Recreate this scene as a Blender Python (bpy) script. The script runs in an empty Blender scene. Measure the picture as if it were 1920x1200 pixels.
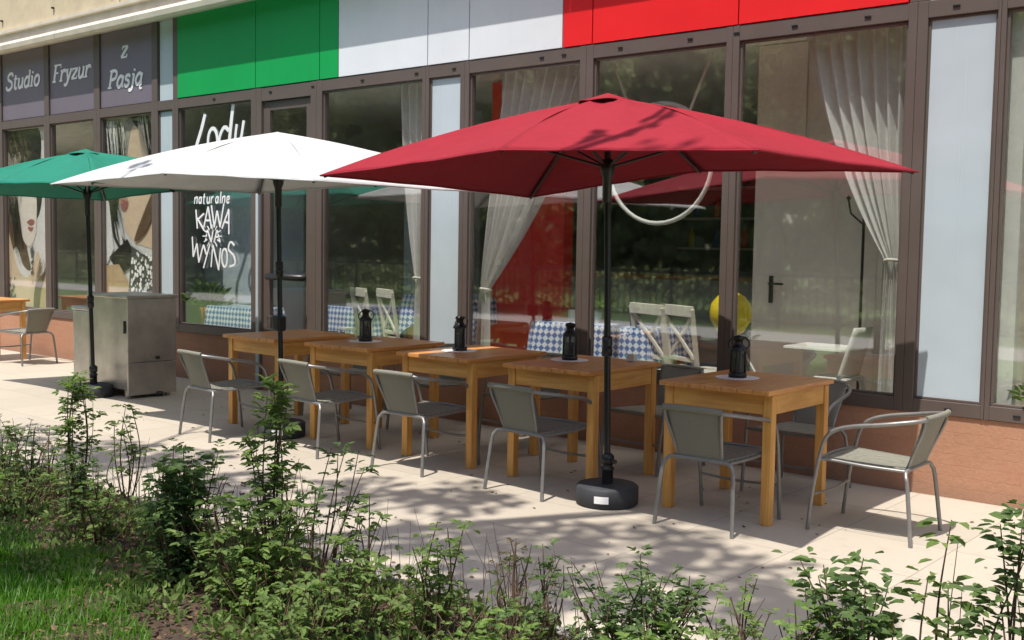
import bpy, math, random
from mathutils import Vector, Matrix
random.seed(7)
scene = bpy.context.scene
COL = scene.collection
PI = math.pi

# ------------------------------------------------------------------ camera, sky, sun, exposure
cam = bpy.data.objects.new('camera', bpy.data.cameras.new('camera'))
COL.objects.link(cam)
_r = Vector((0.76394, 0.64509, 0.01596)); _u = Vector((-0.05573, 0.04131, 0.99759)); _f = Vector((-0.64288, 0.76299, -0.06751))
M3 = Matrix((_r, _u, -_f)).transposed()
cam.matrix_world = Matrix.Translation((0, -6.844, 1.51)) @ M3.to_4x4()
cam.data.sensor_width = 36; cam.data.lens = 2053.0 / 1920 * 36
cam.data.clip_start = .05; cam.data.clip_end = 2000
scene.camera = cam
SUN_DIR = Vector((-.05, .393, -1)).normalized()           # direction the light travels
w = bpy.data.worlds.new('World'); scene.world = w; w.use_nodes = True
nt = w.node_tree; bg = nt.nodes['Background']
sky = nt.nodes.new('ShaderNodeTexSky'); sky.sky_type = 'NISHITA'; sky.sun_disc = False; sky.dust_density = 2.0; sky.ozone_density = .6
sky.sun_elevation = math.asin(-SUN_DIR.z); sky.sun_rotation = math.radians(180 - math.degrees(math.atan2(.05, .393)))
nt.links.new(sky.outputs[0], bg.inputs[0]); bg.inputs[1].default_value = .13
sl = bpy.data.lights.new('sun', 'SUN'); sl.energy = 4.1; sl.angle = math.radians(.5); sl.color = (1, .95, .87)
sun = bpy.data.objects.new('sun', sl); COL.objects.link(sun); sun.rotation_euler = SUN_DIR.to_track_quat('-Z', 'Y').to_euler()
scene.view_settings.view_transform = 'Standard'; scene.view_settings.look = 'None'
scene.view_settings.exposure = 0.56; scene.view_settings.gamma = 1
scene.cycles.max_bounces = 10; scene.cycles.diffuse_bounces = 6; scene.cycles.transparent_max_bounces = 24

# ------------------------------------------------------------------ materials
def lin(c):
    return tuple(((v/255)/12.92 if v/255 <= .04045 else ((v/255+.055)/1.055)**2.4) for v in c)
class NT:
    def __init__(s, name):
        s.m = bpy.data.materials.new(name); s.m.use_nodes = True; s.t = s.m.node_tree
        s.b = s.t.nodes['Principled BSDF']; s.out = s.t.nodes['Material Output']
    def n(s, kind, **kw):
        x = s.t.nodes.new('ShaderNode' + kind)
        for k, v in kw.items(): setattr(x, k, v)
        return x
    def l(s, a, b): s.t.links.new(a, b)
    def co(s, out='Object', scale=(1, 1, 1), rot=(0, 0, 0)):
        c = s.n('TexCoord'); mp = s.n('Mapping'); s.l(c.outputs[out], mp.inputs[0])
        mp.inputs['Scale'].default_value = scale; mp.inputs['Rotation'].default_value = rot
        return mp.outputs[0]
    def wpos(s, scale=(1, 1, 1)):
        g = s.n('NewGeometry'); mp = s.n('Mapping'); s.l(g.outputs['Position'], mp.inputs[0]); mp.inputs['Scale'].default_value = scale
        return mp.outputs[0]
    def noise(s, vec, scale, detail=4, rough=.6):
        x = s.n('TexNoise'); s.l(vec, x.inputs['Vector']); x.inputs['Scale'].default_value = scale
        x.inputs['Detail'].default_value = detail; x.inputs['Roughness'].default_value = rough
        return x.outputs['Fac']
    def ramp(s, fac, stops):
        r = s.n('ValToRGB'); s.l(fac, r.inputs[0]); e = r.color_ramp.elements
        while len(e) < len(stops): e.new(.5)
        for q, (p, c) in zip(e, stops): q.position = p; q.color = (*c, 1)
        return r.outputs[0]
    def mix(s, fac, a, b, mode='MIX'):
        x = s.n('Mix', data_type='RGBA', blend_type=mode)
        for i, v in ((0, fac), (6, a), (7, b)):
            if isinstance(v, (int, float)): x.inputs[i].default_value = v
            elif isinstance(v, tuple): x.inputs[i].default_value = (*v, 1)
            else: s.l(v, x.inputs[i])
        return x.outputs[2]
    def bump(s, h, strength=.3, dist=.01):
        x = s.n('Bump'); x.inputs['Strength'].default_value = strength; x.inputs['Distance'].default_value = dist
        s.l(h, x.inputs['Height']); s.l(x.outputs[0], s.b.inputs['Normal'])
    def math(s, op, a, b=0.0):
        x = s.n('Math', operation=op)
        for i, v in ((0, a), (1, b)):
            if isinstance(v, (int, float)): x.inputs[i].default_value = v
            else: s.l(v, x.inputs[i])
        return x.outputs[0]
def scl(c, k): return tuple(v*k for v in c)
def simple(name, c, rough=.6, metal=0, var=.12, vs=6, bump=0, bs=60, spec=.5, rand=0):
    t = NT(name); b = t.b
    f = t.noise(t.co(), vs, 5)
    colr = t.ramp(f, [(.3, scl(c, 1-var)), (.7, scl(c, 1+var))])
    if rand:
        oi = t.n('ObjectInfo'); hs = t.n('HueSaturation'); t.l(colr, hs.inputs['Color'])
        t.l(t.math('ADD', t.math('MULTIPLY', oi.outputs['Random'], rand), 1-rand/2), hs.inputs['Value']); colr = hs.outputs[0]
    t.l(colr, b.inputs['Base Color']); b.inputs['Roughness'].default_value = rough; b.inputs['Metallic'].default_value = metal
    b.inputs['Specular IOR Level'].default_value = spec
    if bump: t.bump(t.noise(t.co(), bs, 3), bump, .004)
    return t.m
M = {}
M['frame'] = simple('brown_metal', lin((92, 81, 76)), .45, 0, .08, 3, .03)
M['dark'] = simple('black_plastic', (.012, .012, .013), .4, 0, .2)
M['pole'] = simple('black_paint', (.010, .010, .011), .33, 0, .2)
M['base'] = simple('dark_concrete', (.035, .037, .042), .7, 0, .2, 12, .25, 120)
M['label'] = simple('white_label', (.8, .8, .8), .5)
M['alu'] = simple('grey_tube', (.25, .245, .235), .42, .5, .1, 20)
M['white'] = simple('white_paint', (.74, .75, .7), .45, 0, .05)
M['cream'] = simple('cream_paint', (.78, .76, .68), .5, 0, .05)
M['steel'] = simple('stainless_steel', (.56, .53, .48), .34, .75, .22, 4, .12, 5)
M['shelfgrey'] = simple('grey_plastic', (.23, .27, .27), .5)
M['silver'] = simple('pale_blue_panel', lin((180, 192, 200)), .22, 0, .03, 1.2)
M['purple'] = simple('purple_film', lin((112, 104, 116)), .4, 0, .05, 2)
M['lettergrey'] = simple('white_vinyl', (.8, .8, .82), .4, 0, .04)
M['flaggreen'] = simple('green_panel', (.002, .32, .075), .4, 0, .04, 1, spec=.25)
M['flagwhite'] = simple('white_panel', (.73, .76, .80), .35, 0, .03, 1)
M['flagred'] = simple('red_panel', (.74, .014, .018), .4, 0, .04, 1, spec=.25)
M['tan'] = simple('tan_stone', lin((196, 181, 154)), .85, 0, .12, 4, .2, 30)
M['cornice'] = simple('beige_render', (.60, .54, .46), .7, 0, .1, 5, .1, 40)
M['yellow'] = simple('yellow_rubber', (.85, .66, .01), .25, 0, .04)
M['redfab'] = simple('red_wall_paint', (.85, .018, .016), .5, 0, .08, 3)
M['inwall'] = simple('interior_plaster', (.55, .54, .51), .9, 0, .2, 1.5)
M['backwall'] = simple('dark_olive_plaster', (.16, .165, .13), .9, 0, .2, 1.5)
M['infloor'] = simple('interior_floor', (.80, .78, .73), .5, 0, .06, 4)  # pale tone chosen to bounce sunlight into the room
M['beigewall'] = simple('beige_plaster', (.90, .85, .77), .85, 0, .04, 2.5, .1, 30)
M['door'] = simple('cream_door', (.88, .83, .75), .6, 0, .04, 1.5)
M['bluegrey'] = simple('bluegrey_cabinet', (.56, .66, .72), .4, 0, .06, 1)
M['rope'] = simple('pale_rope', (.85, .82, .74), .8, 0, .08, 40)
M['terracotta'] = simple('terracotta_pot', (.42, .16, .07), .8, 0, .15)
M['stem'] = simple('brown_stem', (.09, .055, .03), .8, 0, .3, 20)
M['twig'] = simple('dry_twig', (.16, .10, .07), .85, 0, .3, 20)
M['bark'] = simple('bark', (.10, .075, .05), .9, 0, .4, 8, .6, 25)
M['bluebottle'] = simple('blue_bottle', (.03, .10, .45), .2)
M['glassbottle'] = simple('green_bottle', (.03, .10, .05), .2)
M['paper'] = simple('paper_doily', (.82, .78, .76), .8, 0, .04)
M['opposite'] = simple('grey_render', (.42, .40, .37), .85, 0, .1, 1)

def glass():
    t = NT('window_glass'); t.t.nodes.remove(t.b)
    lw = t.n('LayerWeight'); lw.inputs[0].default_value = .5
    f5 = t.math('POWER', lw.outputs['Facing'], 5.0)
    fac = t.math('ADD', t.math('MULTIPLY', f5, .55), .18)
    tr = t.n('BsdfTransparent'); tr.inputs[0].default_value = (.985, .99, .985, 1)
    gl = t.n('BsdfGlossy'); gl.inputs['Roughness'].default_value = .026; gl.inputs[0].default_value = (1, 1, 1, 1)
    mx = t.n('MixShader'); t.l(fac, mx.inputs[0]); t.l(tr.outputs[0], mx.inputs[1]); t.l(gl.outputs[0], mx.inputs[2]); t.l(mx.outputs[0], t.out.inputs[0])
    return t.m
M['glass'] = glass()
def smallglass():
    t = NT('lantern_glass'); b = t.b; b.inputs['Base Color'].default_value = (.05, .05, .055, 1); b.inputs['Roughness'].default_value = .05; b.inputs['Alpha'].default_value = .75
    n = t.noise(t.co(), 4); t.l(t.ramp(n, [(0, (.03, .03, .03)), (1, (.07, .07, .08))]), b.inputs['Base Color'])
    return t.m
M['lglass'] = smallglass()
def wood(name, c1, c2, rough, axis):
    t = NT(name); b = t.b
    sc = {'x': (2.2, 30, 30), 'z': (30, 30, 2.2), 'y': (30, 2.2, 30)}[axis]
    oi = t.n('ObjectInfo'); add = t.n('VectorMath', operation='ADD'); t.l(t.co(scale=sc), add.inputs[0])
    cmb = t.n('CombineXYZ'); r100 = t.math('MULTIPLY', oi.outputs['Random'], 57.0); t.l(r100, cmb.inputs[0]); t.l(r100, cmb.inputs[1]); t.l(cmb.outputs[0], add.inputs[1])
    f = t.noise(add.outputs[0], 1.0, 6, .65); f2 = t.noise(t.co(scale=(5, 5, 5)), 1, 2)
    c = t.ramp(f, [(.3, c1), (.62, c2)])
    c = t.mix(t.math('MULTIPLY', f2, .5), c, scl(c1, .8))
    kn = t.n('TexVoronoi'); t.l(t.co(scale=tuple(v*.28 for v in sc)), kn.inputs['Vector']); kn.inputs['Scale'].default_value = .9
    k = t.ramp(kn.outputs['Distance'], [(.05, (1, 1, 1)), (.14, (0, 0, 0))])
    c = t.mix(t.math('MULTIPLY', k, .55), c, scl(c1, .25))
    t.l(c, b.inputs['Base Color']); b.inputs['Roughness'].default_value = rough
    b.inputs['Coat Weight'].default_value = .25; b.inputs['Coat Roughness'].default_value = .25
    t.bump(f, .12, .003)
    return t.m
M['woodleg'] = wood('pine_leg', (.54, .235, .05), (.84, .46, .12), .5, 'z')
M['woodapron'] = wood('pine_apron', (.54, .24, .052), (.84, .46, .125), .5, 'x')
M['woodtop'] = wood('pine_top', (.52, .195, .05), (.82, .39, .12), .34, 'y')
def weave():
    t = NT('grey_weave'); b = t.b
    v = t.co()
    def wv(d):
        x = t.n('TexWave', wave_type='BANDS', bands_direction=d); t.l(v, x.inputs['Vector']); x.inputs['Scale'].default_value = 62; x.inputs['Distortion'].default_value = .8
        return x.outputs['Fac']
    a = t.math('MULTIPLY', wv('X'), wv('Y')); h = t.math('ADD', t.math('MULTIPLY', wv('X'), wv('Z')), a)
    n = t.noise(v, 12)
    c = t.ramp(h, [(.1, (.17, .165, .135)), (.8, (.27, .265, .215))])
    c = t.mix(t.math('MULTIPLY', n, .35), c, (.12, .125, .10))
    t.l(c, b.inputs['Base Color']); b.inputs['Roughness'].default_value = .7
    t.bump(h, .3, .003); return t.m
M['weave'] = weave()
def canopy(name, c, tr):
    t = NT(name); b = t.b
    n = t.noise(t.co(), 3, 4); c0 = t.ramp(n, [(.3, scl(c, .93)), (.7, scl(c, 1.05))])
    t.l(c0, b.inputs['Base Color']); b.inputs['Roughness'].default_value = .8; b.inputs['Specular IOR Level'].default_value = .25
    wvn = t.noise(t.co(), 400, 2); cr = t.noise(t.co(scale=(1, 2.5, 1)), 3.2, 5, .55); t.bump(t.math('ADD', t.math('MULTIPLY', cr, 2.0), t.math('MULTIPLY', wvn, .06)), .5, .02)
    tl = t.n('BsdfTranslucent'); tl.inputs[0].default_value = (*c, 1)
    mx = t.n('MixShader'); mx.inputs[0].default_value = tr; t.l(b.outputs[0], mx.inputs[1]); t.l(tl.outputs[0], mx.inputs[2]); t.l(mx.outputs[0], t.out.inputs[0])
    return t.m
M['canred'] = canopy('red_canvas', (.275, .013, .026), .03)
M['canwhite'] = canopy('white_canvas', (.60, .605, .61), .18)
M['cangreen'] = canopy('green_canvas', (.014, .19, .13), .10)
def curtainmat():
    t = NT('sheer_curtain'); b = t.b
    wv = t.n('TexWave', wave_type='BANDS', bands_direction='X'); t.l(t.co(), wv.inputs['Vector']); wv.inputs['Scale'].default_value = 3; wv.inputs['Distortion'].default_value = 2
    t.l(t.ramp(wv.outputs['Fac'], [(0, (.90, .90, .88)), (1, (.95, .95, .94))]), b.inputs['Base Color']); b.inputs['Roughness'].default_value = .9
    tl = t.n('BsdfTranslucent'); tl.inputs[0].default_value = (.8, .78, .72, 1); tr = t.n('BsdfTransparent')
    m1 = t.n('MixShader'); m1.inputs[0].default_value = .3; t.l(b.outputs[0], m1.inputs[1]); t.l(tl.outputs[0], m1.inputs[2])
    m2 = t.n('MixShader'); m2.inputs[0].default_value = .05; t.l(m1.outputs[0], m2.inputs[1]); t.l(tr.outputs[0], m2.inputs[2]); t.l(m2.outputs[0], t.out.inputs[0])
    return t.m
M['curtain'] = curtainmat()
def leafmat(name, c1, c2, tr=.3, rough=.45):
    t = NT(name); b = t.b
    g = t.n('NewGeometry'); n = t.noise(t.wpos(), 3.5, 2)
    f = t.math('ADD', t.math('MULTIPLY', g.outputs['Random Per Island'], .7), t.math('MULTIPLY', n, .3))
    c = t.ramp(f, [(.1, c1), (.85, c2)])
    t.l(c, b.inputs['Base Color']); b.inputs['Roughness'].default_value = rough; b.inputs['Specular IOR Level'].default_value = .3
    tl = t.n('BsdfTranslucent'); hs = t.n('HueSaturation'); t.l(c, hs.inputs['Color']); hs.inputs['Value'].default_value = 1.6; hs.inputs['Saturation'].default_value = 1.1; t.l(hs.outputs[0], tl.inputs[0])
    mx = t.n('MixShader'); mx.inputs[0].default_value = tr; t.l(b.outputs[0], mx.inputs[1]); t.l(tl.outputs[0], mx.inputs[2]); t.l(mx.outputs[0], t.out.inputs[0])
    return t.m
M['leaf'] = leafmat('rose_leaf', (.065, .112, .03), (.19, .27, .075), .4, .6)
M['leafdark'] = leafmat('dark_leaf', (.045, .085, .03), (.13, .20, .06), .34, .6)
M['leaflight'] = leafmat('light_leaf', (.08, .15, .03), (.19, .28, .07), .35, .6)
M['leafred'] = leafmat('reddish_leaf', (.07, .035, .02), (.10, .10, .035), .3)
M['farleaf'] = leafmat('hazed_far_leaf', (.09, .115, .055), (.27, .30, .16), .5, .8)  # leaf colour lightened for distance haze and brighter window reflections
M['treeleaf'] = leafmat('tree_leaf', (.03, .07, .018), (.10, .17, .04), .35)
M['grass'] = leafmat('grass_blade', (.05, .14, .016), (.13, .28, .035), .45)
M['litter'] = leafmat('leaf_litter', (.06, .035, .022), (.22, .14, .09), .05, .9)
def plinthmat():
    t = NT('terracotta_tile'); b = t.b
    v = t.co(rot=(PI/2, 0, 0))
    br = t.n('TexBrick'); t.l(v, br.inputs['Vector']); br.inputs['Scale'].default_value = 1.0
    br.inputs['Brick Width'].default_value = .26; br.inputs['Row Height'].default_value = .068; br.inputs['Mortar Size'].default_value = .003
    c = (.43, .215, .13)
    br.inputs['Color1'].default_value = (*scl(c, .95), 1); br.inputs['Color2'].default_value = (*scl(c, 1.06), 1); br.inputs['Mortar'].default_value = (*scl(c, .88), 1)
    n = t.noise(t.co(), 7, 6, .7); n2 = t.noise(t.co(), 45, 3)
    cc = t.mix(t.math('MULTIPLY', n, .8), br.outputs['Color'], (.50, .29, .19)); cc = t.mix(t.math('MULTIPLY', n2, .25), cc, (.28, .10, .05))
    t.l(cc, b.inputs['Base Color']); dirt = t.n('SeparateXYZ'); t.l(t.wpos(), dirt.inputs[0]); spl = t.math('MULTIPLY', t.ramp(t.math('ADD', dirt.outputs[2], t.math('MULTIPLY', n, .16)), [(.09, (.5, .5, .5)), (.24, (0, 0, 0))]), 1.0); t.l(t.mix(spl, t.mix(t.math('MULTIPLY', n2, .25), cc, (.28, .12, .06)), (.22, .14, .10)), b.inputs['Base Color'])
    b.inputs['Roughness'].default_value = .85
    t.bump(t.math('ADD', t.math('MULTIPLY', br.outputs['Fac'], -.5), t.math('MULTIPLY', n2, 1.4)), .4, .005); return t.m
M['plinth'] = plinthmat()
def pavemat():
    t = NT('beige_paving'); b = t.b
    v = t.co()
    br = t.n('TexBrick'); t.l(v, br.inputs['Vector']); br.inputs['Scale'].default_value = 1; br.offset = 0.0
    br.inputs['Brick Width'].default_value = .6; br.inputs['Row Height'].default_value = .6; br.inputs['Mortar Size'].default_value = .004; br.inputs['Mortar Smooth'].default_value = .3
    c = (.445, .395, .322)
    br.inputs['Color1'].default_value = (*scl(c, .91), 1); br.inputs['Color2'].default_value = (*scl(c, 1.06), 1); br.inputs['Mortar'].default_value = (*scl(c, .55), 1)
    n = t.noise(v, 1.3, 6, .65); n2 = t.noise(v, 90, 3); n3 = t.noise(v, 9, 5, .7)
    cc = t.mix(t.math('MULTIPLY', n, .45), br.outputs['Color'], (.40, .345, .285))
    cc = t.mix(t.ramp(n3, [(.54, (0, 0, 0)), (.78, (.6, .6, .6))]), cc, (.32, .27, .21)); sp = t.n('TexVoronoi'); t.l(v, sp.inputs['Vector']); sp.inputs['Scale'].default_value = 5.5; cc = t.mix(t.ramp(sp.outputs['Distance'], [(.03, (.35, .35, .35)), (.06, (0, 0, 0))]), cc, (.12, .10, .08)); cc = t.mix(t.math('MULTIPLY', n2, .3), cc, (.36, .31, .26))
    t.l(cc, b.inputs['Base Color']); b.inputs['Roughness'].default_value = .85
    t.bump(t.math('ADD', t.math('MULTIPLY', br.outputs['Fac'], -1.0), t.math('MULTIPLY', n2, .5)), .35, .004); return t.m
M['pave'] = pavemat()
def soilmat():
    t = NT('brown_soil'); b = t.b; v = t.co()
    n = t.noise(v, 28, 6, .75); n2 = t.noise(v, 4, 4)
    c = t.ramp(n, [(.3, (.035, .022, .015)), (.55, (.10, .06, .04)), (.75, (.20, .13, .09))]); c = t.mix(t.math('MULTIPLY', n2, .4), c, (.07, .05, .03))
    t.l(c, b.inputs['Base Color']); b.inputs['Roughness'].default_value = .95; t.bump(n, .9, .03); return t.m
M['soil'] = soilmat()
M['lawn'] = simple('lawn_ground', (.085, .14, .04), .95, 0, .35, 9, .6, 40)
M['kerb'] = simple('grey_kerb', (.30, .29, .27), .85, 0, .15, 10, .3, 60)
def gingham():
    t = NT('blue_check_cloth'); b = t.b
    v = t.co(rot=(PI/4, PI/4, PI/4), scale=(1, 1, 1))
    ck = t.n('TexChecker'); t.l(t.co(out='UV'), ck.inputs['Vector']); ck.inputs['Scale'].default_value = 1
    ck.inputs['Color1'].default_value = (.05, .16, .45, 1); ck.inputs['Color2'].default_value = (.80, .86, .92, 1)
    n = t.noise(v, 20); t.l(t.mix(t.math('MULTIPLY', n, .2), ck.outputs[0], (.3, .42, .62)), b.inputs['Base Color']); b.inputs['Roughness'].default_value = .8
    return t.m
M['gingham'] = gingham()
def panelmat(name, c, rough, spec):
    t = NT(name); b = t.b
    n = t.noise(t.co(scale=(1, 1, 1)), 1.1, 3); st_ = t.noise(t.co(scale=(9, 9, .35)), 1, 5, .7); fine = t.noise(t.co(), 60, 2)
    cc = t.ramp(n, [(.3, scl(c, .94)), (.7, scl(c, 1.04))])
    cc = t.mix(t.ramp(st_, [(.5, (0, 0, 0)), (.85, (.12, .12, .12))]), cc, scl(c, .55)); cc = t.mix(t.math('MULTIPLY', fine, .06), cc, (.2, .19, .17))
    t.l(cc, b.inputs['Base Color']); b.inputs['Specular IOR Level'].default_value = spec
    t.l(t.math('ADD', rough-.08, t.math('MULTIPLY', st_, .2)), b.inputs['Roughness'])
    t.bump(n, .35, .03); return t.m
M['flaggreen'] = panelmat('green_panel', (.002, .32, .075), .4, .25)
M['flagwhite'] = panelmat('white_panel', (.70, .73, .78), .35, .5)
M['flagred'] = panelmat('red_panel', (.74, .014, .018), .4, .25)
M['silver'] = panelmat('pale_blue_panel', lin((182, 194, 202)), .24, .5)
def flat(name, c): return simple(name, c, .4, 0, .05, 4)

# ------------------------------------------------------------------ mesh helpers
class MB:
    def __init__(s): s.v = []; s.f = []; s.mi = []; s.sm = []; s.uv = None
    def add(s, vs, fs, mi=0, smooth=False):
        o = len(s.v); s.v += [tuple(v) for v in vs]
        for f in fs: s.f.append(tuple(i+o for i in f)); s.mi.append(mi); s.sm.append(smooth)
        return s
    def box(s, x0, x1, y0, y1, z0, z1, mi=0, rz=0, c=None):
        vs = [(x, y, z) for z in (z0, z1) for y in (y0, y1) for x in (x0, x1)]
        if rz:
            cx, cy = c if c else ((x0+x1)/2, (y0+y1)/2); ca, sa = math.cos(rz), math.sin(rz)
            vs = [(cx+(x-cx)*ca-(y-cy)*sa, cy+(x-cx)*sa+(y-cy)*ca, z) for x, y, z in vs]
        return s.add(vs, [(0, 2, 3, 1), (4, 5, 7, 6), (0, 1, 5, 4), (2, 6, 7, 3), (0, 4, 6, 2), (1, 3, 7, 5)], mi)
    def bar(s, a, b, w, h, mi=0):
        a = Vector(a); b = Vector(b); d = (b-a).normalized(); up = Vector((0, 0, 1)) if abs(d.z) < .95 else Vector((0, 1, 0))
        x = d.cross(up).normalized(); y = x.cross(d)
        vs = [p + x*sx*w/2 + y*sy*h/2 for p in (a, b) for sx, sy in ((-1, -1), (1, -1), (1, 1), (-1, 1))]
        return s.add(vs, [(0, 1, 2, 3), (7, 6, 5, 4), (0, 4, 5, 1), (1, 5, 6, 2), (2, 6, 7, 3), (3, 7, 4, 0)], mi)
    def tube(s, pts, r, n=8, mi=0, smooth_path=0, closed=False, cap=True):
        P = [Vector(p) for p in pts]
        if smooth_path: P = catmull(P, smooth_path, closed)
        R = r if isinstance(r, (list, tuple)) else [r]*len(P)
        if len(R) != len(P): R = [R[0]+(R[-1]-R[0])*i/(len(P)-1) for i in range(len(P))]
        vs = []; fs = []; N = len(P); pn = None
        for i, p in enumerate(P):
            if closed: d = P[(i+1) % N]-P[i-1]
            else: d = P[min(i+1, N-1)]-P[max(i-1, 0)]
            d = d.normalized()
            if pn is None: pn = d.orthogonal().normalized()
            else: pn = (pn-d*pn.dot(d)).normalized()
            b = d.cross(pn)
            vs += [p+(pn*math.cos(2*PI*k/n)+b*math.sin(2*PI*k/n))*R[i] for k in range(n)]
        for i in range(N if closed else N-1):
            j = (i+1) % N
            fs += [(i*n+k, i*n+(k+1) % n, j*n+(k+1) % n, j*n+k) for k in range(n)]
        s.add(vs, fs, mi, True)
        if cap and not closed:
            s.add([vs[k] for k in range(n)], [tuple(reversed(range(n)))], mi); s.add(vs[-n:], [tuple(range(n))], mi)
        return s
    def lathe(s, prof, n=24, c=(0, 0, 0), mi=0):
        vs = []; fs = []
        for r, z in prof: vs += [(c[0]+r*math.cos(2*PI*k/n), c[1]+r*math.sin(2*PI*k/n), c[2]+z) for k in range(n)]
        for i in range(len(prof)-1): fs += [(i*n+k, i*n+(k+1) % n, (i+1)*n+(k+1) % n, (i+1)*n+k) for k in range(n)]
        return s.add(vs, fs, mi, True)
    def prism(s, poly, axis, a0, a1, mi=0):          # poly in the two other axes
        def mk(p, a): return {'x': (a, p[0], p[1]), 'y': (p[0], a, p[1]), 'z': (p[0], p[1], a)}[axis]
        n = len(poly); vs = [mk(p, a0) for p in poly]+[mk(p, a1) for p in poly]
        return s.add(vs, [tuple(range(n)), tuple(reversed(range(n, 2*n)))]+[(i, (i+1) % n, n+(i+1) % n, n+i) for i in range(n)], mi)
    def grid(s, fn, nu, nv, mi=0, smooth=True):
        vs = [fn(i/nu, j/nv) for j in range(nv+1) for i in range(nu+1)]
        fs = [(j*(nu+1)+i, j*(nu+1)+i+1, (j+1)*(nu+1)+i+1, (j+1)*(nu+1)+i) for j in range(nv) for i in range(nu)]
        return s.add(vs, fs, mi, smooth)
    def leaf(s, p, d, size, up=None, width=.55):
        d = d.normalized(); up = up or Vector((random.uniform(-1, 1), random.uniform(-1, 1), 1.2))
        x = d.cross(up)
        if x.length < 1e-4: x = d.orthogonal()
        x = x.normalized(); u = x.cross(d)
        w2 = size*width/2; L = size
        a = p; t = p+d*L-u*L*.12; k = u*L*.10
        s.add([a, p+d*L*.3+x*w2+k, p+d*L*.68+x*w2*.8+k*.6, t, p+d*L*.68-x*w2*.8+k*.6, p+d*L*.3-x*w2+k], [(0, 1, 2, 3), (0, 3, 4, 5)])
    def build(s, name, mats, parent=None, bevel=0, solid=0, loc=None):
        me = bpy.data.meshes.new(name); me.from_pydata(s.v, [], s.f)
        mats = mats if isinstance(mats, (list, tuple)) else [mats]
        for m in mats: me.materials.append(m)
        me.polygons.foreach_set('material_index', s.mi); me.polygons.foreach_set('use_smooth', s.sm)
        if s.uv:
            uvl = me.uv_layers.new(name='UVMap')
            for lp in me.loops: uvl.data[lp.index].uv = s.uv[lp.vertex_index]
        me.update(); o = bpy.data.objects.new(name, me); COL.objects.link(o)
        if parent: o.parent = parent
        if loc: o.location = loc
        if solid:
            md = o.modifiers.new('solid', 'SOLIDIFY'); md.thickness = solid; md.offset = -1
        if bevel:
            md = o.modifiers.new('bevel', 'BEVEL'); md.width = bevel; md.segments = 2; md.limit_method = 'ANGLE'; md.angle_limit = math.radians(40)
        return o
def catmull(P, n, closed=False):
    out = []; N = len(P)
    for i in range(N if closed else N-1):
        if closed: p0, p1, p2, p3 = P[i-1], P[i], P[(i+1) % N], P[(i+2) % N]
        else: p0, p1, p2, p3 = P[max(i-1, 0)], P[i], P[i+1], P[min(i+2, N-1)]
        for k in range(n):
            t = k/n
            out.append(.5*((2*p1)+(-p0+p2)*t+(2*p0-5*p1+4*p2-p3)*t*t+(-p0+3*p1-3*p2+p3)*t**3))
    if not closed: out.append(P[-1])
    return out
def tag(o, label=None, cat=None, group=None, kind=None):
    if label: o['label'] = label
    if cat: o['category'] = cat
    if group: o['group'] = group
    if kind: o['kind'] = kind
    return o
def thing(name, label, cat, loc=(0, 0, 0), rz=0, group=None):
    o = bpy.data.objects.new(name, None); o.empty_display_size = .1; COL.objects.link(o); o.location = loc; o.rotation_euler = (0, 0, rz)
    return tag(o, label, cat, group)
def kids(o): return [c for c in bpy.data.objects if c.parent == o]
def dup(o, loc, rz, label, parent=None):
    c = o.copy(); COL.objects.link(c)
    if parent: c.parent = parent
    else:
        c.location = loc; c.rotation_euler = (0, 0, rz); c['label'] = label
    for ch in kids(o): dup(ch, None, None, None, c)
    return c
def struct(o): o['kind'] = 'structure'; return o

# ------------------------------------------------------------------ ground
struct(MB().add([(-400, -400, -.004), (400, -400, -.004), (400, 400, -.004), (-400, 400, -.004)], [(0, 1, 2, 3)]).build('ground', M['lawn']))
struct(MB().box(-60, 40, -3.47, 0.3, -.05, 0).build('pavement', M['pave']))
def bedz(x, y):
    return .012+.03*(math.sin(x*2.1+y*3.3)*.5+.5)+.025*math.sin(x*9.7)*math.sin(y*11.3)
struct(MB().grid(lambda u, v: (-16+20*u, -4.5+.96*v, bedz(-16+20*u, -4.5+.96*v) if v < .99 else .004), 260, 16).build('planting_bed', M['soil']))
struct(MB().grid(lambda u, v: (-4.3+8.3*u, -6.2+1.7*v, bedz(-4.3+8.3*u, -6.2+1.7*v)-.0005), 110, 24).build('planting_bed', M['soil']))
kb = MB(); kx = -16.0
while kx < 4:
    kb.box(kx+.003, kx+.997, -3.535, -3.474, -.02, .02); kx += 1
struct(kb.build('kerb', M['kerb'], bevel=.006))

struct(MB().box(-90, 60, -11.6, -9.4, -.05, .004).build('path', M['kerb']))  # unseen path, added for a bright band in the window reflections
# ------------------------------------------------------------------ the building
B = thing('building', 'shop building with brown framed windows, terracotta plinth and beige cornice above', 'building')
MB().box(-20, 5, .015, .3, 0, .507).build('wall', M['plinth'], B)['label'] = 'terracotta tiled plinth under the windows'
cp = [(.3, 3.93), (0.02, 3.93), (-.20, 3.875), (-.235, 3.90), (-.245, 3.955), (-.215, 3.995), (-.15, 4.02), (-.125, 4.03), (-.125, 4.125), (-.165, 4.13), (-.165, 4.165), (-.12, 4.175), (.3, 4.175)]
cm = MB()
x0 = -20.4
while x0 < 5: cm.prism(cp, 'x', x0+.004, x0+7.596); x0 += 7.6
cm.build('cornice', M['cornice'], B)
um = MB(); x0 = -20.55
while x0 < 5:
    um.box(x0+.012, x0+2.988, -.11, .25, 4.178, 6.6)
    for zz in (4.32,):
        for xx in (x0+.16, x0+1.5, x0+2.84): um.lathe([(0, -.02), (.02, -.02), (.02, .0)], 8, (xx, -.125, zz), 1)
    x0 += 3
um.build('wall', [M['tan'], M['dark']], B, bevel=.006)['label'] = 'tan stone cladding above the cornice'
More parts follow.
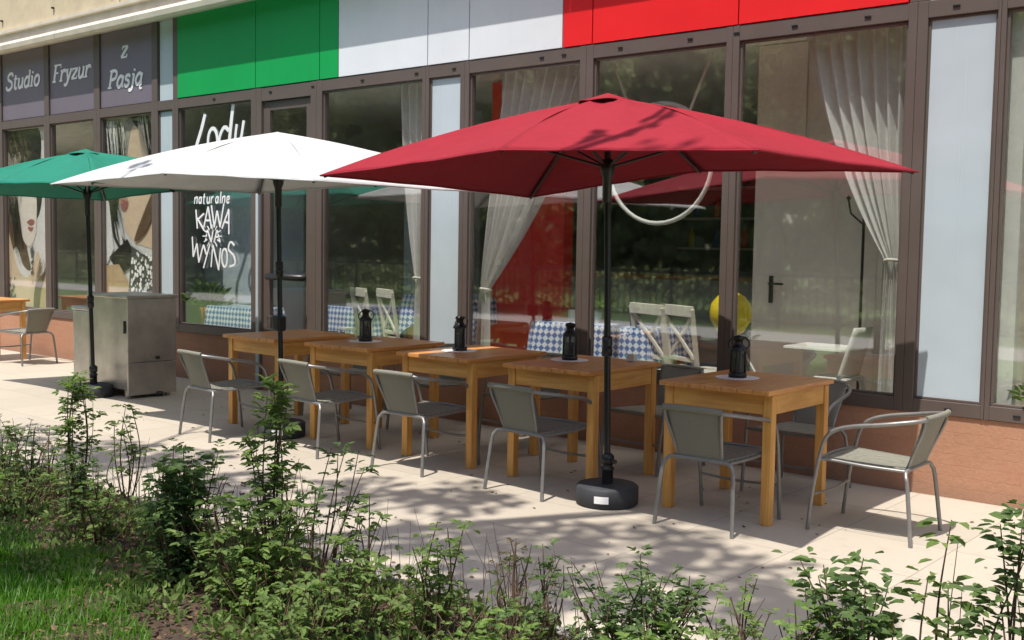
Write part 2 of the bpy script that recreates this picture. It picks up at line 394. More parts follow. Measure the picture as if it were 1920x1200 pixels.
MB().box(-20, 5, .26, .4, 4.0, 6.7).build('wall', M['inwall'], B)
MB().tube([(-9.93, -.17, 4.14), (-9.80, -.2, 4.1), (-9.72, -.26, 4.03)], .022, 8).build('spout', M['cream'], B)

def window(xa, xb, ga, gb, z0=.595, z1=2.945, za=.509, zb=3.05, pane=M['glass'], label=None, panename='pane', gy=.045):
    m = MB(); xa += .0008; xb -= .0008; y0, y1 = 0, .09
    m.box(xa, ga, y0, y1, za, zb); m.box(gb, xb, y0, y1, za, zb)
    m.box(ga, gb, y0+.002, y1, z1, zb-.001); m.box(ga, gb, y0+.002, y1, za+.001, z0)
    bd = .016                                           # glazing bead
    m.box(ga, ga+bd, .022, .06, z0+bd, z1-bd); m.box(gb-bd, gb, .022, .06, z0+bd, z1-bd); m.box(ga, gb, .022, .06, z1-bd, z1); m.box(ga, gb, .022, .06, z0, z0+bd)
    o = m.build('window', M['frame'], B, bevel=.003)
    if label: o['label'] = label
    MB().box(ga+bd*.5, gb-bd*.5, gy, gy+.006, z0+bd*.5, z1-bd*.5).build(panename, pane, o)
    return o
# salon part, left
window(-14.78, -13.49, -14.70, -13.56); window(-13.49, -12.275, -13.42, -12.35); window(-12.275, -11.035, -12.20, -11.10)
window(-16.1, -14.78, -16.02, -14.86); window(-17.4, -16.1, -17.32, -16.18)
window(-11.035, -10.625, -10.97, -10.685, pane=M['silver'], panename='panel', gy=.03)
window(-11.035, -10.625, -10.97, -10.685, .0, 1, pane=M['silver'], panename='panel', gy=.03, z0=3.06+.01, z1=3.92, za=3.051, zb=3.93) if False else None
window(-10.625, -9.185, -10.575, -9.27)
# cafe part
window(-8.25, -6.79, -8.17, -6.83)
window(-6.79, -6.33, -6.75, -6.38, pane=M['silver'], panename='panel', gy=.03)
window(-6.33, -5.065, -6.28, -5.125); window(-5.065, -3.81, -5.0, -3.86); window(-3.81, -2.535, -3.76, -2.59)
window(-2.535, -2.04, -2.47, -2.06, pane=M['silver'], panename='panel', gy=.03)
window(-2.04, -.45, -2.01, -.50); window(-.45, 1.1, -.40, 1.05); window(1.1, 2.6, 1.15, 2.55)
# clips on the transom
for x in (-9.9, -8.95, -8.3, -7.6, -6.9, -6.45, -5.5, -5.28, -4.75, -4.15, -3.78, -3.35, -2.85, -2.3, -1.6):
    MB().box(x-.022, x+.022, -.007, -.001, 2.991, 3.006).build('drain_slot', M['dark'], B, bevel=.003)
for x in (-2.25, -1.85, -.9): MB().box(x-.022, x+.022, -.007, -.001, .544, .557).build('drain_slot', M['dark'], B, bevel=.003)
# glass door of the cafe
dm = MB()
dm.box(-9.183, -9.10, 0, .09, .0, 3.049); dm.box(-8.335, -8.252, 0, .09, .0, 3.049); dm.box(-9.10, -8.335, .002, .09, 2.915, 3.048)
dm.box(-9.10, -9.0, .03, .08, .02, 2.91); dm.box(-8.43, -8.335, .03, .08, .02, 2.91); dm.box(-9.0, -8.43, .031, .079, 2.82, 2.91); dm.box(-9.0, -8.43, .031, .079, .02, .14)
do = dm.build('door', M['frame'], B, bevel=.003); do['label'] = 'glazed entrance door with dark frame'
MB().box(-9.0, -8.43, .05, .056, .14, 2.82).build('pane', M['glass'], do)
MB().tube([(-8.98, .02, 1.165), (-8.98, -.02, 1.165), (-8.45, -.02, 1.165), (-8.45, .02, 1.165)], .033, 8).build('handle', M['dark'], do)
MB().box(-9.165, -9.128, -.02, -.001, .05, 2.4).build('strip', M['silver'], do)
# mullions round the upper panels
ub = MB()
for a, b in ((-14.80, -14.71), (-13.55, -13.43), (-12.34, -12.21), (-11.09, -10.98), (-10.67, -10.58), (-2.585, -2.475), (-2.06, -2.01), (-.5, -.4), (-16.1, -16.0)):
    ub.box(a, b, .002, .1, 3.051, 3.93)
ub.box(-17.4, 3, .11, .16, 3.052, 3.93)
ub.build('frame', M['frame'], B, bevel=.003)
MB().box(-10.965, -10.675, .03, .1, 3.056, 3.925).build('panel', M['silver'], B)
MB().box(-2.47, -2.065, .03, .1, 3.056, 3.925).build('panel', M['silver'], B)
MB().box(-2.005, -.505, .03, .1, 3.056, 3.925).build('panel', M['flagwhite'], B)
MB().box(-15.99, -14.805, .03, .1, 3.056, 3.925).build('panel', M['purple'], B)
# interior shell
MB().box(-20, 5, .1, 7.2, .02, .10).build('floor', M['infloor'], B)['label'] = 'pale floor inside the cafe'
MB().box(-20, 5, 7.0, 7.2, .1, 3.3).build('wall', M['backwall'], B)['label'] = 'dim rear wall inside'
MB().box(-20, 5, .17, 7.2, 3.1, 3.25).build('ceiling', M['beigewall'], B)
for xx in (-20, -11.42, 4.8): MB().box(xx, xx+.2, .17, 7, .1, 3.1).build('wall', M['inwall'], B)
MB().box(-4.13, 1.5, 1.0, 1.14, .1, 3.09).build('wall', M['beigewall'], B)['label'] = 'beige inner wall behind the window'
MB().box(-2.25, -2.1, .17, .999, .1, 3.09).build('wall', M['beigewall'], B)
MB().box(-2.05, -1.915, .11, .19, .51, 3.09).build('post', M['white'], B)
sm = MB()
sm.box(-4.13, -2.26, .99, .9995, 2.30, 2.31); sm.box(-3.72, -3.712, .99, .9995, 2.32, 3.08)
sm.build('seam', M['inwall'], B)
dd = MB(); dd.box(-4.02, -3.12, .97, .999, .1, 2.06)
idr = dd.build('door', M['door'], B, bevel=.004); idr['label'] = 'plain cream inner door'
MB().box(-3.965, -3.935, .955, .97, 1.10, 1.31).tube([(-3.95, .95, 1.25), (-3.95, .92, 1.25), (-3.83, .92, 1.25)], .009, 6).build('handle', M['dark'], idr)
MB().box(-4.06, -4.02, .975, .999, .1, 2.10).box(-3.12, -3.08, .975, .999, .1, 2.10).box(-4.02, -3.12, .976, .999, 2.06, 2.10).build('door_frame', M['beigewall'], idr)
MB().box(-7.07, -6.17, 1.2, 1.34, .1, 3.08).build('wall', M['redfab'], B)['label'] = 'bright red inner wall panel behind the white curtain'
MB().box(-11.0, -9.9, .62, 1.2, .1, 2.3).build('cabinet', M['bluegrey'], B, bevel=.01)
MB().box(-9.3, -8.2, 2.2, 2.3, .1, 3.0).build('wall', M['bluegrey'], B)

# ------------------------------------------------------------------ fascia sign, salon signs, posters, lettering
FS = thing('fascia_sign', 'long fascia of green, white and red panels above the cafe windows', 'sign')
for mat, spans in (('flaggreen', ((-10.575, -9.19), (-9.19, -8.2), (-8.2, -7.93))), ('flagwhite', ((-7.93, -6.765), (-6.765, -6.28), (-6.28, -5.295))), ('flagred', ((-5.295, -5.01), (-5.01, -3.77), (-3.77, -2.59)))):
    for a, b in spans: MB().box(a+.005, b-.005, -.004, .1, 3.056, 3.93).build('panel', M[mat], FS, bevel=.002)

def ribbon(mb, pts, wd, org, sx, sz, shear=0, y=0, sm=4, closed=False):
    P = [Vector((p[0], 0, p[1])) for p in pts]
    if sm and len(P) > 2: P = catmull(P, sm, closed)
    P = [Vector((org[0]+(q.x+shear*q.z)*sx, y, org[1]+q.z*sz)) for q in P]
    N = len(P); vs = []; n = N if closed else N
    for i in range(N):
        d = (P[(i+1) % N]-P[i-1]) if closed else (P[min(i+1, N-1)]-P[max(i-1, 0)])
        d = d.normalized(); nn = Vector((-d.z, 0, d.x))
        vs += [P[i]+nn*wd/2, P[i]-nn*wd/2]
    k = len(vs); vs += [v+Vector((0, .004, 0)) for v in vs]; fs = []
    for i in range(N if closed else N-1):
        a, b = 2*i, 2*((i+1) % N)
        fs += [(a, a+1, b+1, b), (k+a, k+b, k+b+1, k+a+1), (a, b, k+b, k+a), (a+1, k+a+1, k+b+1, b+1)]
    mb.add(vs, fs)
def circ(cx, cz, rx, rz, a0=0, a1=360, n=10): return [(cx+rx*math.cos(math.radians(a0+(a1-a0)*i/n)), cz+rz*math.sin(math.radians(a0+(a1-a0)*i/n))) for i in range(n+1)]
# slab glyphs: (advance, [(points, thick?, smooth)]) in a box where x-height = .62 and capitals = 1
G = {
 'S': (.72, [([(.58, .80), (.50, .97), (.28, 1.0), (.12, .86), (.16, .64), (.38, .53), (.56, .40), (.58, .16), (.38, 0), (.14, .03), (.04, .22)], 1, 4)]),
 't': (.42, [([(.16, .86), (.16, .2), (.24, .02), (.38, .06)], 1, 3), ([(.02, .62), (.36, .62)], 0, 0)]),
 'u': (.62, [([(.12, .62), (.12, .2), (.22, .02), (.36, .06), (.46, .2)], 1, 3), ([(.48, .62), (.48, 0)], 1, 0), ([(.02, .61), (.14, .61)], 0, 0), ([(.38, .61), (.50, .61)], 0, 0), ([(.46, .02), (.60, .02)], 0, 0)]),
 'd': (.64, [([(.46, .56), (.26, .62), (.10, .44), (.10, .18), (.26, 0), (.46, .1)], 1, 4), ([(.50, 1.0), (.50, 0)], 1, 0), ([(.38, .99), (.52, .99)], 0, 0), ([(.48, .02), (.62, .02)], 0, 0)]),
 'i': (.34, [([(.16, .62), (.16, 0)], 1, 0), ([(.04, .61), (.18, .61)], 0, 0), ([(.04, .02), (.30, .02)], 0, 0), ([(.16, .78), (.16, .9)], 1, 0)]),
 'o': (.62, [(circ(.30, .31, .22, .31)[:-1], 1, -3)]),
 'F': (.66, [([(.16, 1), (.16, 0)], 1, 0), ([(.02, .98), (.64, .98), (.64, .80)], 0, 0), ([(.16, .52), (.46, .52)], 0, 0), ([(.02, .02), (.34, .02)], 0, 0)]),
 'r': (.48, [([(.14, .62), (.14, 0)], 1, 0), ([(.02, .61), (.16, .61)], 0, 0), ([(.14, .42), (.26, .60), (.42, .60), (.44, .48)], 1, 3), ([(.02, .02), (.28, .02)], 0, 0)]),
 'y': (.60, [([(.12, .62), (.30, .02)], 1, 0), ([(.50, .62), (.28, -.14), (.14, -.28), (.02, -.22)], 1, 3), ([(.02, .61), (.24, .61)], 0, 0), ([(.40, .61), (.58, .61)], 0, 0)]),
 'z': (.54, [([(.06, .46), (.06, .60), (.48, .60)], 0, 0), ([(.46, .58), (.06, .04)], 1, 0), ([(.04, .03), (.48, .03), (.48, .18)], 0, 0)]),
 'P': (.68, [([(.16, 1), (.16, 0)], 1, 0), ([(.02, .98), (.16, .98)], 0, 0), ([(.16, .97), (.44, .97), (.60, .82), (.56, .58), (.36, .48), (.16, .48)], 1, 4), ([(.02, .02), (.34, .02)], 0, 0)]),
 'a': (.62, [([(.46, .5), (.30, .62), (.12, .46), (.08, .2), (.22, 0), (.38, .06), (.48, .22)], 1, 4), ([(.50, .62), (.48, .1), (.60, .02)], 1, 2)]),
 's': (.50, [([(.42, .48), (.32, .61), (.14, .58), (.10, .42), (.26, .33), (.40, .22), (.36, .04), (.18, 0), (.04, .12)], 1, 4)]),
 'j': (.36, [([(.22, .62), (.22, -.1), (.10, -.28), (-.04, -.22)], 1, 3), ([(.08, .61), (.24, .61)], 0, 0), ([(.22, .78), (.22, .9)], 1, 0)]),
 'ą': (.64, [([(.46, .5), (.30, .62), (.12, .46), (.08, .2), (.22, 0), (.38, .06), (.48, .22)], 1, 4), ([(.50, .62), (.48, .1), (.60, .02)], 1, 2), ([(.54, .0), (.46, -.14), (.52, -.26), (.64, -.22)], 0, 3)]),
}
def word(txt, x, z, wdt, h, y, dz=0):
    adv = sum(G[c][0] for c in txt); sx = wdt/(adv+.18); mb = MB(); cx = 0; k = 0
    for c in txt:
        for pts, thick, sm in G[c][1]:
            k += 1
            ribbon(mb, [(p[0]+cx, p[1]) for p in pts], h*(.18 if thick else .105), (x, z+dz*cx), sx, h, .18*h/sx*.9 if False else .22, y-.0002*k, abs(sm), sm < 0)
        cx += G[c][0]
    return mb
for (a, b, words, lab) in ((-14.705, -13.555, (('Studio', -14.61, 3.455, .98, .205),), 'purple salon sign reading Studio, leftmost of three'),
                      (-13.425, -12.345, (('Fryzur', -13.36, 3.455, .96, .205),), 'purple salon sign reading Fryzur, beside the Studio sign'),
                      (-12.205, -11.095, (('z', -11.76, 3.60, .19, .21), ('Pasją', -12.05, 3.275, .80, .20)), 'purple salon sign reading z Pasją, beside the green panel')):
    s = MB().box(a+.004, b-.004, .02, .1, 3.058, 3.925).build('salon_sign', M['purple'], bevel=.003); tag(s, lab, 'sign', 'purple hair salon signs above the poster windows')
    for wd in words: word(wd[0], wd[1], wd[2], wd[3], wd[4], .016).build('lettering', M['lettergrey'], s)

# posters: printed sheets standing behind the salon glass
PC = [flat('print_white', (.86, .86, .85)), flat('print_skin', (.80, .64, .47)), flat('print_paleskin', (.88, .82, .75)), flat('print_hair', (.028, .022, .02)), flat('print_greyhair', (.40, .36, .33)),
      flat('print_lip', (.42, .17, .15)), flat('print_dress', (.10, .10, .10)), flat('print_tan', (.62, .46, .28)), flat('print_brown', (.17, .10, .06)), flat('print_blush', (.60, .36, .27))]
def poster(name, lab, x0, x1, z0, z1, shapes, dots, strands=()):
    y = .075
    o = MB().box(x0, x1, y, y+.004, z0, z1).build('poster', PC[0]); tag(o, lab, 'poster')
    mb = MB(); k = 0
    for ci, poly, sm in shapes:
        k += 1; P = [Vector((p[0], 0, p[1])) for p in poly]
        if sm: P = catmull(P, 5, True)
        yy = y-.0012*k
        pts = [(min(max(q.x, x0), x1), yy, min(max(q.z, z0), z1)) for q in P]
        mb.add(pts, [tuple(range(len(pts)))], ci)
    for (hx, hz, dx_, dz_, nn, sp_, ci) in strands:
        for i in range(nn):
            k += .02; yy = y-.0012*(k+1); a0 = hx+random.uniform(-sp_, sp_); z_ = hz+random.uniform(-.06, .06); wd_ = random.uniform(.004, .011); L_ = random.uniform(.5, 1.0); bend = random.uniform(-.04, .04)
            q = [(a0+dx_*L_*f+bend*math.sin(PI*f), z_+dz_*L_*f) for f in (0, .33, .66, 1)]
            pts = [(c[0]-wd_*(1-.7*j/3), c[1]) for j, c in enumerate(q)]+[(c[0]+wd_*(1-.7*j/3), c[1]) for j, c in reversed(list(enumerate(q)))]
            mb.add([(min(max(c[0], x0), x1), yy, min(max(c[1], z0), z1)) for c in pts], [tuple(range(8))], ci)
    for (cx, cz, rx, rz, n, ci) in dots:
        for i in range(n):
            k += .02; yy = y-.0012*(k+1); px = random.uniform(cx-rx, cx+rx); pz = random.uniform(cz-rz, cz+rz); r = random.uniform(.012, .03)
            mb.add([(min(max(px+r*math.cos(t*PI/4)*.8, x0), x1), yy, min(max(pz+r*math.sin(t*PI/4), z0), z1)) for t in range(8)], [tuple(range(8))], ci)
    mb.build('print', PC, o)
poster('poster', 'salon poster of a brown haired woman with chain earring, behind the left terrace chair', -14.69, -13.575, .61, 2.93, [
    (3, [(-14.75, 2.93), (-13.86, 2.93), (-13.80, 2.4), (-13.78, 2.0), (-13.95, 1.75), (-14.3, 1.9), (-14.75, 2.1)], 1),
    (4, [(-14.72, 2.62), (-14.60, 2.58), (-14.30, 2.20), (-14.08, 1.98), (-14.2, 1.85), (-14.5, 2.0), (-14.72, 2.2)], 1),
    (8, [(-14.75, 2.3), (-14.62, 2.2), (-14.36, 1.9), (-14.20, 1.4), (-14.1, 1.1), (-14.3, 1.15), (-14.5, 1.4), (-14.75, 1.2)], 1),
    (1, [(-14.72, 1.55), (-14.6, 1.4), (-14.48, 1.15), (-14.3, 1.0), (-14.1, 1.05), (-13.9, 1.35), (-13.86, 1.0), (-13.95, .6), (-14.4, .55), (-14.75, .7)], 1),
    (2, [(-14.38, 2.10), (-14.12, 2.12), (-13.92, 2.05), (-13.92, 1.72), (-13.97, 1.52), (-14.10, 1.40), (-14.26, 1.46), (-14.36, 1.64), (-14.40, 1.88)], 1),
    (5, [(-14.18, 1.72), (-14.06, 1.76), (-13.97, 1.73), (-13.99, 1.69), (-14.08, 1.67)], 1), (5, [(-14.15, 1.66), (-14.05, 1.65), (-14.0, 1.655), (-14.05, 1.60), (-14.12, 1.61)], 1),
    (8, [(-13.58, 1.32), (-13.72, 1.1), (-13.96, .9), (-14.02, .6), (-13.9, .6), (-13.80, .85), (-13.58, 1.15)], 1),
    (7, [(-13.57, 1.22), (-13.70, 1.02), (-13.82, .8), (-13.86, .6), (-13.57, .6)], 0)],
    [(-14.6, .80, .08, .18, 26, 6), (-14.03, 1.18, .03, .26, 22, 6)],
    [(-14.35, 2.6, -.25, -.9, 22, .2, 4), (-14.55, 2.0, .2, -.8, 26, .12, 3), (-14.5, 2.9, .25, -.7, 18, .3, 8), (-13.75, 1.2, -.2, -.5, 8, .08, 8)])
poster('poster', 'salon poster of a woman with dark fringe and spotted dress, beside the steel counter', -12.19, -11.11, .61, 2.94, [
    (4, [(-12.2, 2.95), (-11.1, 2.95), (-11.1, 2.2), (-11.4, 2.05), (-11.9, 2.2), (-12.2, 2.1)], 0),
    (3, [(-12.2, 2.7), (-12.05, 2.75), (-11.95, 2.5), (-11.85, 2.75), (-11.75, 2.6), (-11.72, 2.1), (-11.9, 2.0), (-12.0, 1.7), (-12.2, 1.75)], 1),
    (3, [(-11.66, 2.93), (-11.1, 2.93), (-11.1, 2.3), (-11.16, 2.2), (-11.32, 2.62)], 0),
    (1, [(-11.60, 2.82), (-11.40, 2.70), (-11.28, 2.42), (-11.20, 2.1), (-11.12, 1.9), (-11.10, 1.45), (-11.45, 1.45), (-11.62, 1.50), (-11.78, 1.62), (-11.82, 1.78), (-11.78, 1.98), (-11.86, 2.12), (-11.80, 2.28), (-11.72, 2.5)], 1),
    (3, [(-11.78, 2.36), (-11.66, 2.34), (-11.60, 2.30), (-11.68, 2.27), (-11.78, 2.29)], 1), (0, [(-11.83, 2.20), (-11.77, 2.24), (-11.76, 2.14), (-11.83, 2.13)], 1),
    (9, [(-11.90, 2.0), (-11.78, 2.02), (-11.70, 1.95), (-11.78, 1.86), (-11.86, 1.90)], 1), (5, [(-11.88, 1.99), (-11.72, 1.955), (-11.80, 1.93)], 0), (5, [(-11.86, 1.93), (-11.70, 1.94), (-11.76, 1.85), (-11.84, 1.86)], 1),
    (0, [(-12.19, 2.0), (-12.12, 1.95), (-12.06, 1.62), (-12.02, 1.4), (-12.19, 1.2)], 0), (3, [(-12.10, 2.05), (-11.98, 1.9), (-11.88, 1.6), (-11.72, 1.45), (-11.8, 1.36), (-12.0, 1.5), (-12.08, 1.75)], 1),
    (0, [(-12.0, 1.72), (-11.93, 1.7), (-11.82, 1.5), (-11.86, 1.44), (-11.96, 1.55)], 1),
    (3, [(-12.12, 1.3), (-11.72, 1.52), (-11.62, 1.42), (-11.62, 1.2), (-11.9, 1.1)], 0), (7, [(-12.19, 1.2), (-11.9, 1.22), (-11.7, 1.02), (-11.6, .6), (-12.19, .6)], 0),
    (6, [(-11.62, 1.44), (-11.42, 1.36), (-11.12, 1.28), (-11.11, .61), (-11.75, .61), (-11.68, 1.0)], 0), (8, [(-11.30, 1.9), (-11.16, 2.05), (-11.12, 1.9), (-11.3, 1.62), (-11.5, 1.5), (-11.55, 1.54)], 1)],
    [(-11.38, 1.0, .24, .36, 150, 0)],
    [(-12.0, 2.85, .05, -.8, 30, .18, 3), (-11.95, 2.85, .1, -.7, 22, .2, 0), (-11.3, 2.9, .15, -.6, 22, .2, 4), (-12.0, 2.0, .2, -.6, 12, .08, 3)])
# hand lettering on the glass: Lody / naturalne / KAWA NA WYNOS
L = MB(); yb = .038; K = [0]
def st(pts, wd, sm=4, closed=False):
    K[0] += 1; ribbon(L, pts, wd, (0, 0), 1, 1, 0, yb-.0003*K[0], sm, closed)
st([(-10.12, 2.86), (-10.19, 2.70), (-10.29, 2.50), (-10.30, 2.30), (-10.26, 2.25), (-10.02, 2.28)], .05)
st(circ(-9.985, 2.56, .085, .14)[:-1], .040, 3, True)
st([(-9.70, 2.66), (-9.78, 2.70), (-9.86, 2.60), (-9.86, 2.46), (-9.77, 2.42), (-9.70, 2.52)], .04); st([(-9.62, 2.94), (-9.66, 2.72), (-9.71, 2.42)], .05)
st([(-9.56, 2.72), (-9.585, 2.56), (-9.53, 2.50), (-9.48, 2.6)], .038); st([(-9.44, 2.75), (-9.49, 2.55), (-9.56, 2.3), (-9.66, 2.22)], .04)
def mini(chars, x, z, hgt, adv, wd):
    gl = {'n': [[(0, .6), (0, 0)], [(0, .4), (.2, .6), (.36, .5), (.38, 0)]], 'a': [circ(.2, .3, .18, .28)[:-1], [(.4, .6), (.4, 0)]], 't': [[(.14, .9), (.14, .1), (.3, 0)], [(0, .6), (.32, .6)]],
          'u': [[(0, .6), (.02, .15), (.2, 0), (.36, .2)], [(.38, .6), (.38, 0)]], 'r': [[(0, .6), (0, 0)], [(0, .35), (.16, .58), (.3, .55)]], 'l': [[(.1, 1.1), (.1, 0)]], 'e': [[(.02, .3), (.36, .34), (.24, .6), (.04, .45), (.06, .1), (.24, 0), (.38, .12)]]}
    for c in chars:
        for s_ in gl[c]: st([(x+p[0]*hgt+.15*p[1]*hgt, z+p[1]*hgt) for p in s_], wd, 3, c == 'a' and len(s_) > 5)
        x += adv*(.6 if c == 'l' else 1)
mini('naturalne', -10.32, 1.91, .12, .077, .016)
def kw(p): return (-9.965+(p[0]+9.82)*.87, 1.555+(p[1]-1.40)*.73)
def strokes(lst, wd):
    for s_ in lst: st([kw(p) for p in s_], wd*.85, 0)
# KAWA, fanned round the centre
strokes([[(-10.19, 1.80), (-10.16, 1.52)], [(-10.02, 1.74), (-10.17, 1.64)], [(-10.16, 1.67), (-10.02, 1.50)],
         [(-10.02, 1.54), (-9.93, 1.84)], [(-9.93, 1.84), (-9.86, 1.52)], [(-9.98, 1.64), (-9.90, 1.64)],
         [(-9.86, 1.86), (-9.80, 1.54)], [(-9.80, 1.54), (-9.74, 1.78)], [(-9.74, 1.78), (-9.68, 1.54)], [(-9.68, 1.54), (-9.60, 1.88)],
         [(-9.64, 1.52), (-9.50, 1.80)], [(-9.50, 1.80), (-9.50, 1.44)], [(-9.58, 1.62), (-9.50, 1.60)]], .026)
strokes([[(-9.98, 1.34), (-9.94, 1.50)], [(-9.94, 1.50), (-9.86, 1.32)], [(-9.86, 1.32), (-9.82, 1.50)], [(-9.80, 1.32), (-9.74, 1.50)], [(-9.74, 1.50), (-9.68, 1.34)], [(-9.77, 1.40), (-9.70, 1.40)]], .024)
strokes([[(-10.26, 1.40), (-10.24, 1.10)], [(-10.24, 1.10), (-10.16, 1.30)], [(-10.16, 1.30), (-10.12, 1.02)], [(-10.12, 1.02), (-10.02, 1.28)],
         [(-10.02, 1.28), (-9.96, 1.14)], [(-9.88, 1.30), (-10.02, .94)],
         [(-9.86, .96), (-9.82, 1.28)], [(-9.82, 1.28), (-9.70, .92)], [(-9.70, .92), (-9.66, 1.24)]], .026)
st([kw(p) for p in circ(-9.58, 1.10, .055, .13)[:-1]], .023, 3, True)
st([kw(p) for p in [(-9.38, 1.28), (-9.46, 1.33), (-9.50, 1.22), (-9.40, 1.14), (-9.37, 1.02), (-9.48, .98)]], .023)
for a in range(0, 360, 30):
    ca, sa = math.cos(math.radians(a)), math.sin(math.radians(a)); st([kw((-9.83+.12*ca, 1.41+.10*sa)), kw((-9.83+.2*ca, 1.41+.17*sa))], .012, 0)
tag(L.build('window_lettering', M['lettergrey']), 'white hand lettered window writing reading Lody naturalne, kawa na wynos', 'lettering')

# ------------------------------------------------------------------ curtains, hoop and things behind the glass
def curtain(lab, top, tie, bot, ztop, ztie, zbot, y, folds, side):
    m = MB()
    def fn(u, v):
        z = ztop+(zbot-ztop)*v; vt = (ztop-ztie)/(ztop-zbot)
        if v < vt:
            t = v/vt; e = t**1.25 if side else t
            l = top[0]+(tie[0]-top[0])*e; r = top[1]+(tie[1]-top[1])*e
        else:
            t = (v-vt)/(1-vt); l = tie[0]+(bot[0]-tie[0])*t**.7; r = tie[1]+(bot[1]-tie[1])*t**.7
        wdt = r-l; amp = .012+.03*min(1, wdt/.5)
        z2 = z-(.10*math.sin(PI*min(v/vt, 1))*(1-u if tie[0] > top[0] else u) if v < vt else 0)
        return (l+wdt*u, y+amp*math.sin(u*folds*2*PI+2*math.sin(v*3))+.012*math.sin(u*31+v*7), z2)
    m.grid(fn, 120, 60); o = m.build('curtain', M['curtain']); tag(o, lab, 'curtain', 'white curtains tied back in the cafe windows')
    zz = ztie; MB().tube([(tie[0]-.01, y, zz), ((tie[0]+tie[1])/2, y-.05, zz+.01), (tie[1]+.01, y, zz), ((tie[0]+tie[1])/2, y+.05, zz)], .012, 6, closed=True, smooth_path=4).build('tieback', M['rope'], o)
curtain('white curtain gathered to the right beside the beige inner door', (-3.37, -2.66), (-2.76, -2.66), (-2.80, -2.62), 2.99, 1.45, .16, .22, 7, 1)
curtain('white curtain tied to the left in front of the red wall', (-6.11, -5.22), (-6.31, -6.21), (-6.40, -6.20), 2.99, 1.13, .16, .22, 8, 1)
curtain('narrow white curtain hanging straight beside the cafe door window', (-7.34, -6.98), (-7.12, -7.02), (-7.12, -7.0), 2.99, 1.2, .16, .22, 4, 1)
curtain('pale curtain in the window at the right end of the facade', (-1.66, -1.36), (-1.50, -1.36), (-1.52, -1.34), 2.99, 1.6, .16, .2, 3, 0)
curtain('pale curtain at the far end of the rightmost window', (-1.1, -.6), (-.75, -.6), (-.8, -.6), 2.99, 1.6, .16, .2, 5, 0)

H = thing('hoop_decoration', 'white hoop hanging on two ropes in the window behind the red parasol', 'decoration', (-4.58, .3, 2.155))
MB().tube([(.46*math.cos(a*PI/20), 0, .455*math.sin(a*PI/20)) for a in range(40)], .017, 8, closed=True).build('ring', M['white'], H)
for sx in (-1, 1): MB().tube([(sx*.26, 0, .38), (sx*.44, 0, .80)], .011, 6).build('rope', M['rope'], H)

bl = thing('balloon', 'yellow balloon on a white stick behind the rightmost pine table', 'balloon', (-3.995, .42, .5))
MB().lathe([(.0, .155-.165+.36), (.03, .36), (.10, .40), (.148, .48), (.158, .54), (.145, .61), (.10, .665), (.05, .69), (0, .697)], 20).build('body', M['yellow'], bl)
MB().tube([(.06, -.02, .36), (.27, -.1, .12)], .009, 6).build('stick', M['white'], bl)

HC = thing('high_chair', 'white plastic child high chair with tray behind the right window', 'high chair', (-3.12, .55, .1))
MB().box(-.42, .02, -.2, .2, .70, .735).build('tray', M['white'], HC, bevel=.016)
hb = MB(); hb.grid(lambda u, v: (.0+.10*v+.03*math.cos(PI*(u-.5)), (.36-.06*v)*(u-.5), .52+.36*v), 8, 8); hb.build('backrest', M['white'], HC, solid=.02)
MB().box(-.20, .05, -.16, .16, .50, .53).build('seat', M['white'], HC, bevel=.012)
for sx, sy in ((-1, -1), (-1, 1), (1, -1), (1, 1)): MB().tube([(-.08+sx*.11, sy*.13, .5), (-.08+sx*.22, sy*.24, 0)], .018, 8).build('leg', M['white'], HC)
CR = thing('coat_rack', 'thin dark coat rack with round hooks beside the inner door', 'coat rack', (-3.15, .78, .1))
MB().tube([(0, 0, .03), (0, 0, 1.75)], .011, 8).build('pole', M['dark'], CR)
MB().lathe([(.0, .0), (.17, 0), (.17, .02), (.02, .04)], 20).build('base', M['dark'], CR)
for k in range(4):
    a = k*PI/2+.4; hk = MB().tube([(0, 0, 1.60), (.09*math.cos(a), .09*math.sin(a), 1.68), (.11*math.cos(a), .11*math.sin(a), 1.78)], .008, 6); hk.lathe([(0, -.02), (.02, 0), (0, .02)], 8, (.11*math.cos(a), .11*math.sin(a), 1.79)); hk.build('hook', M['dark'], CR)

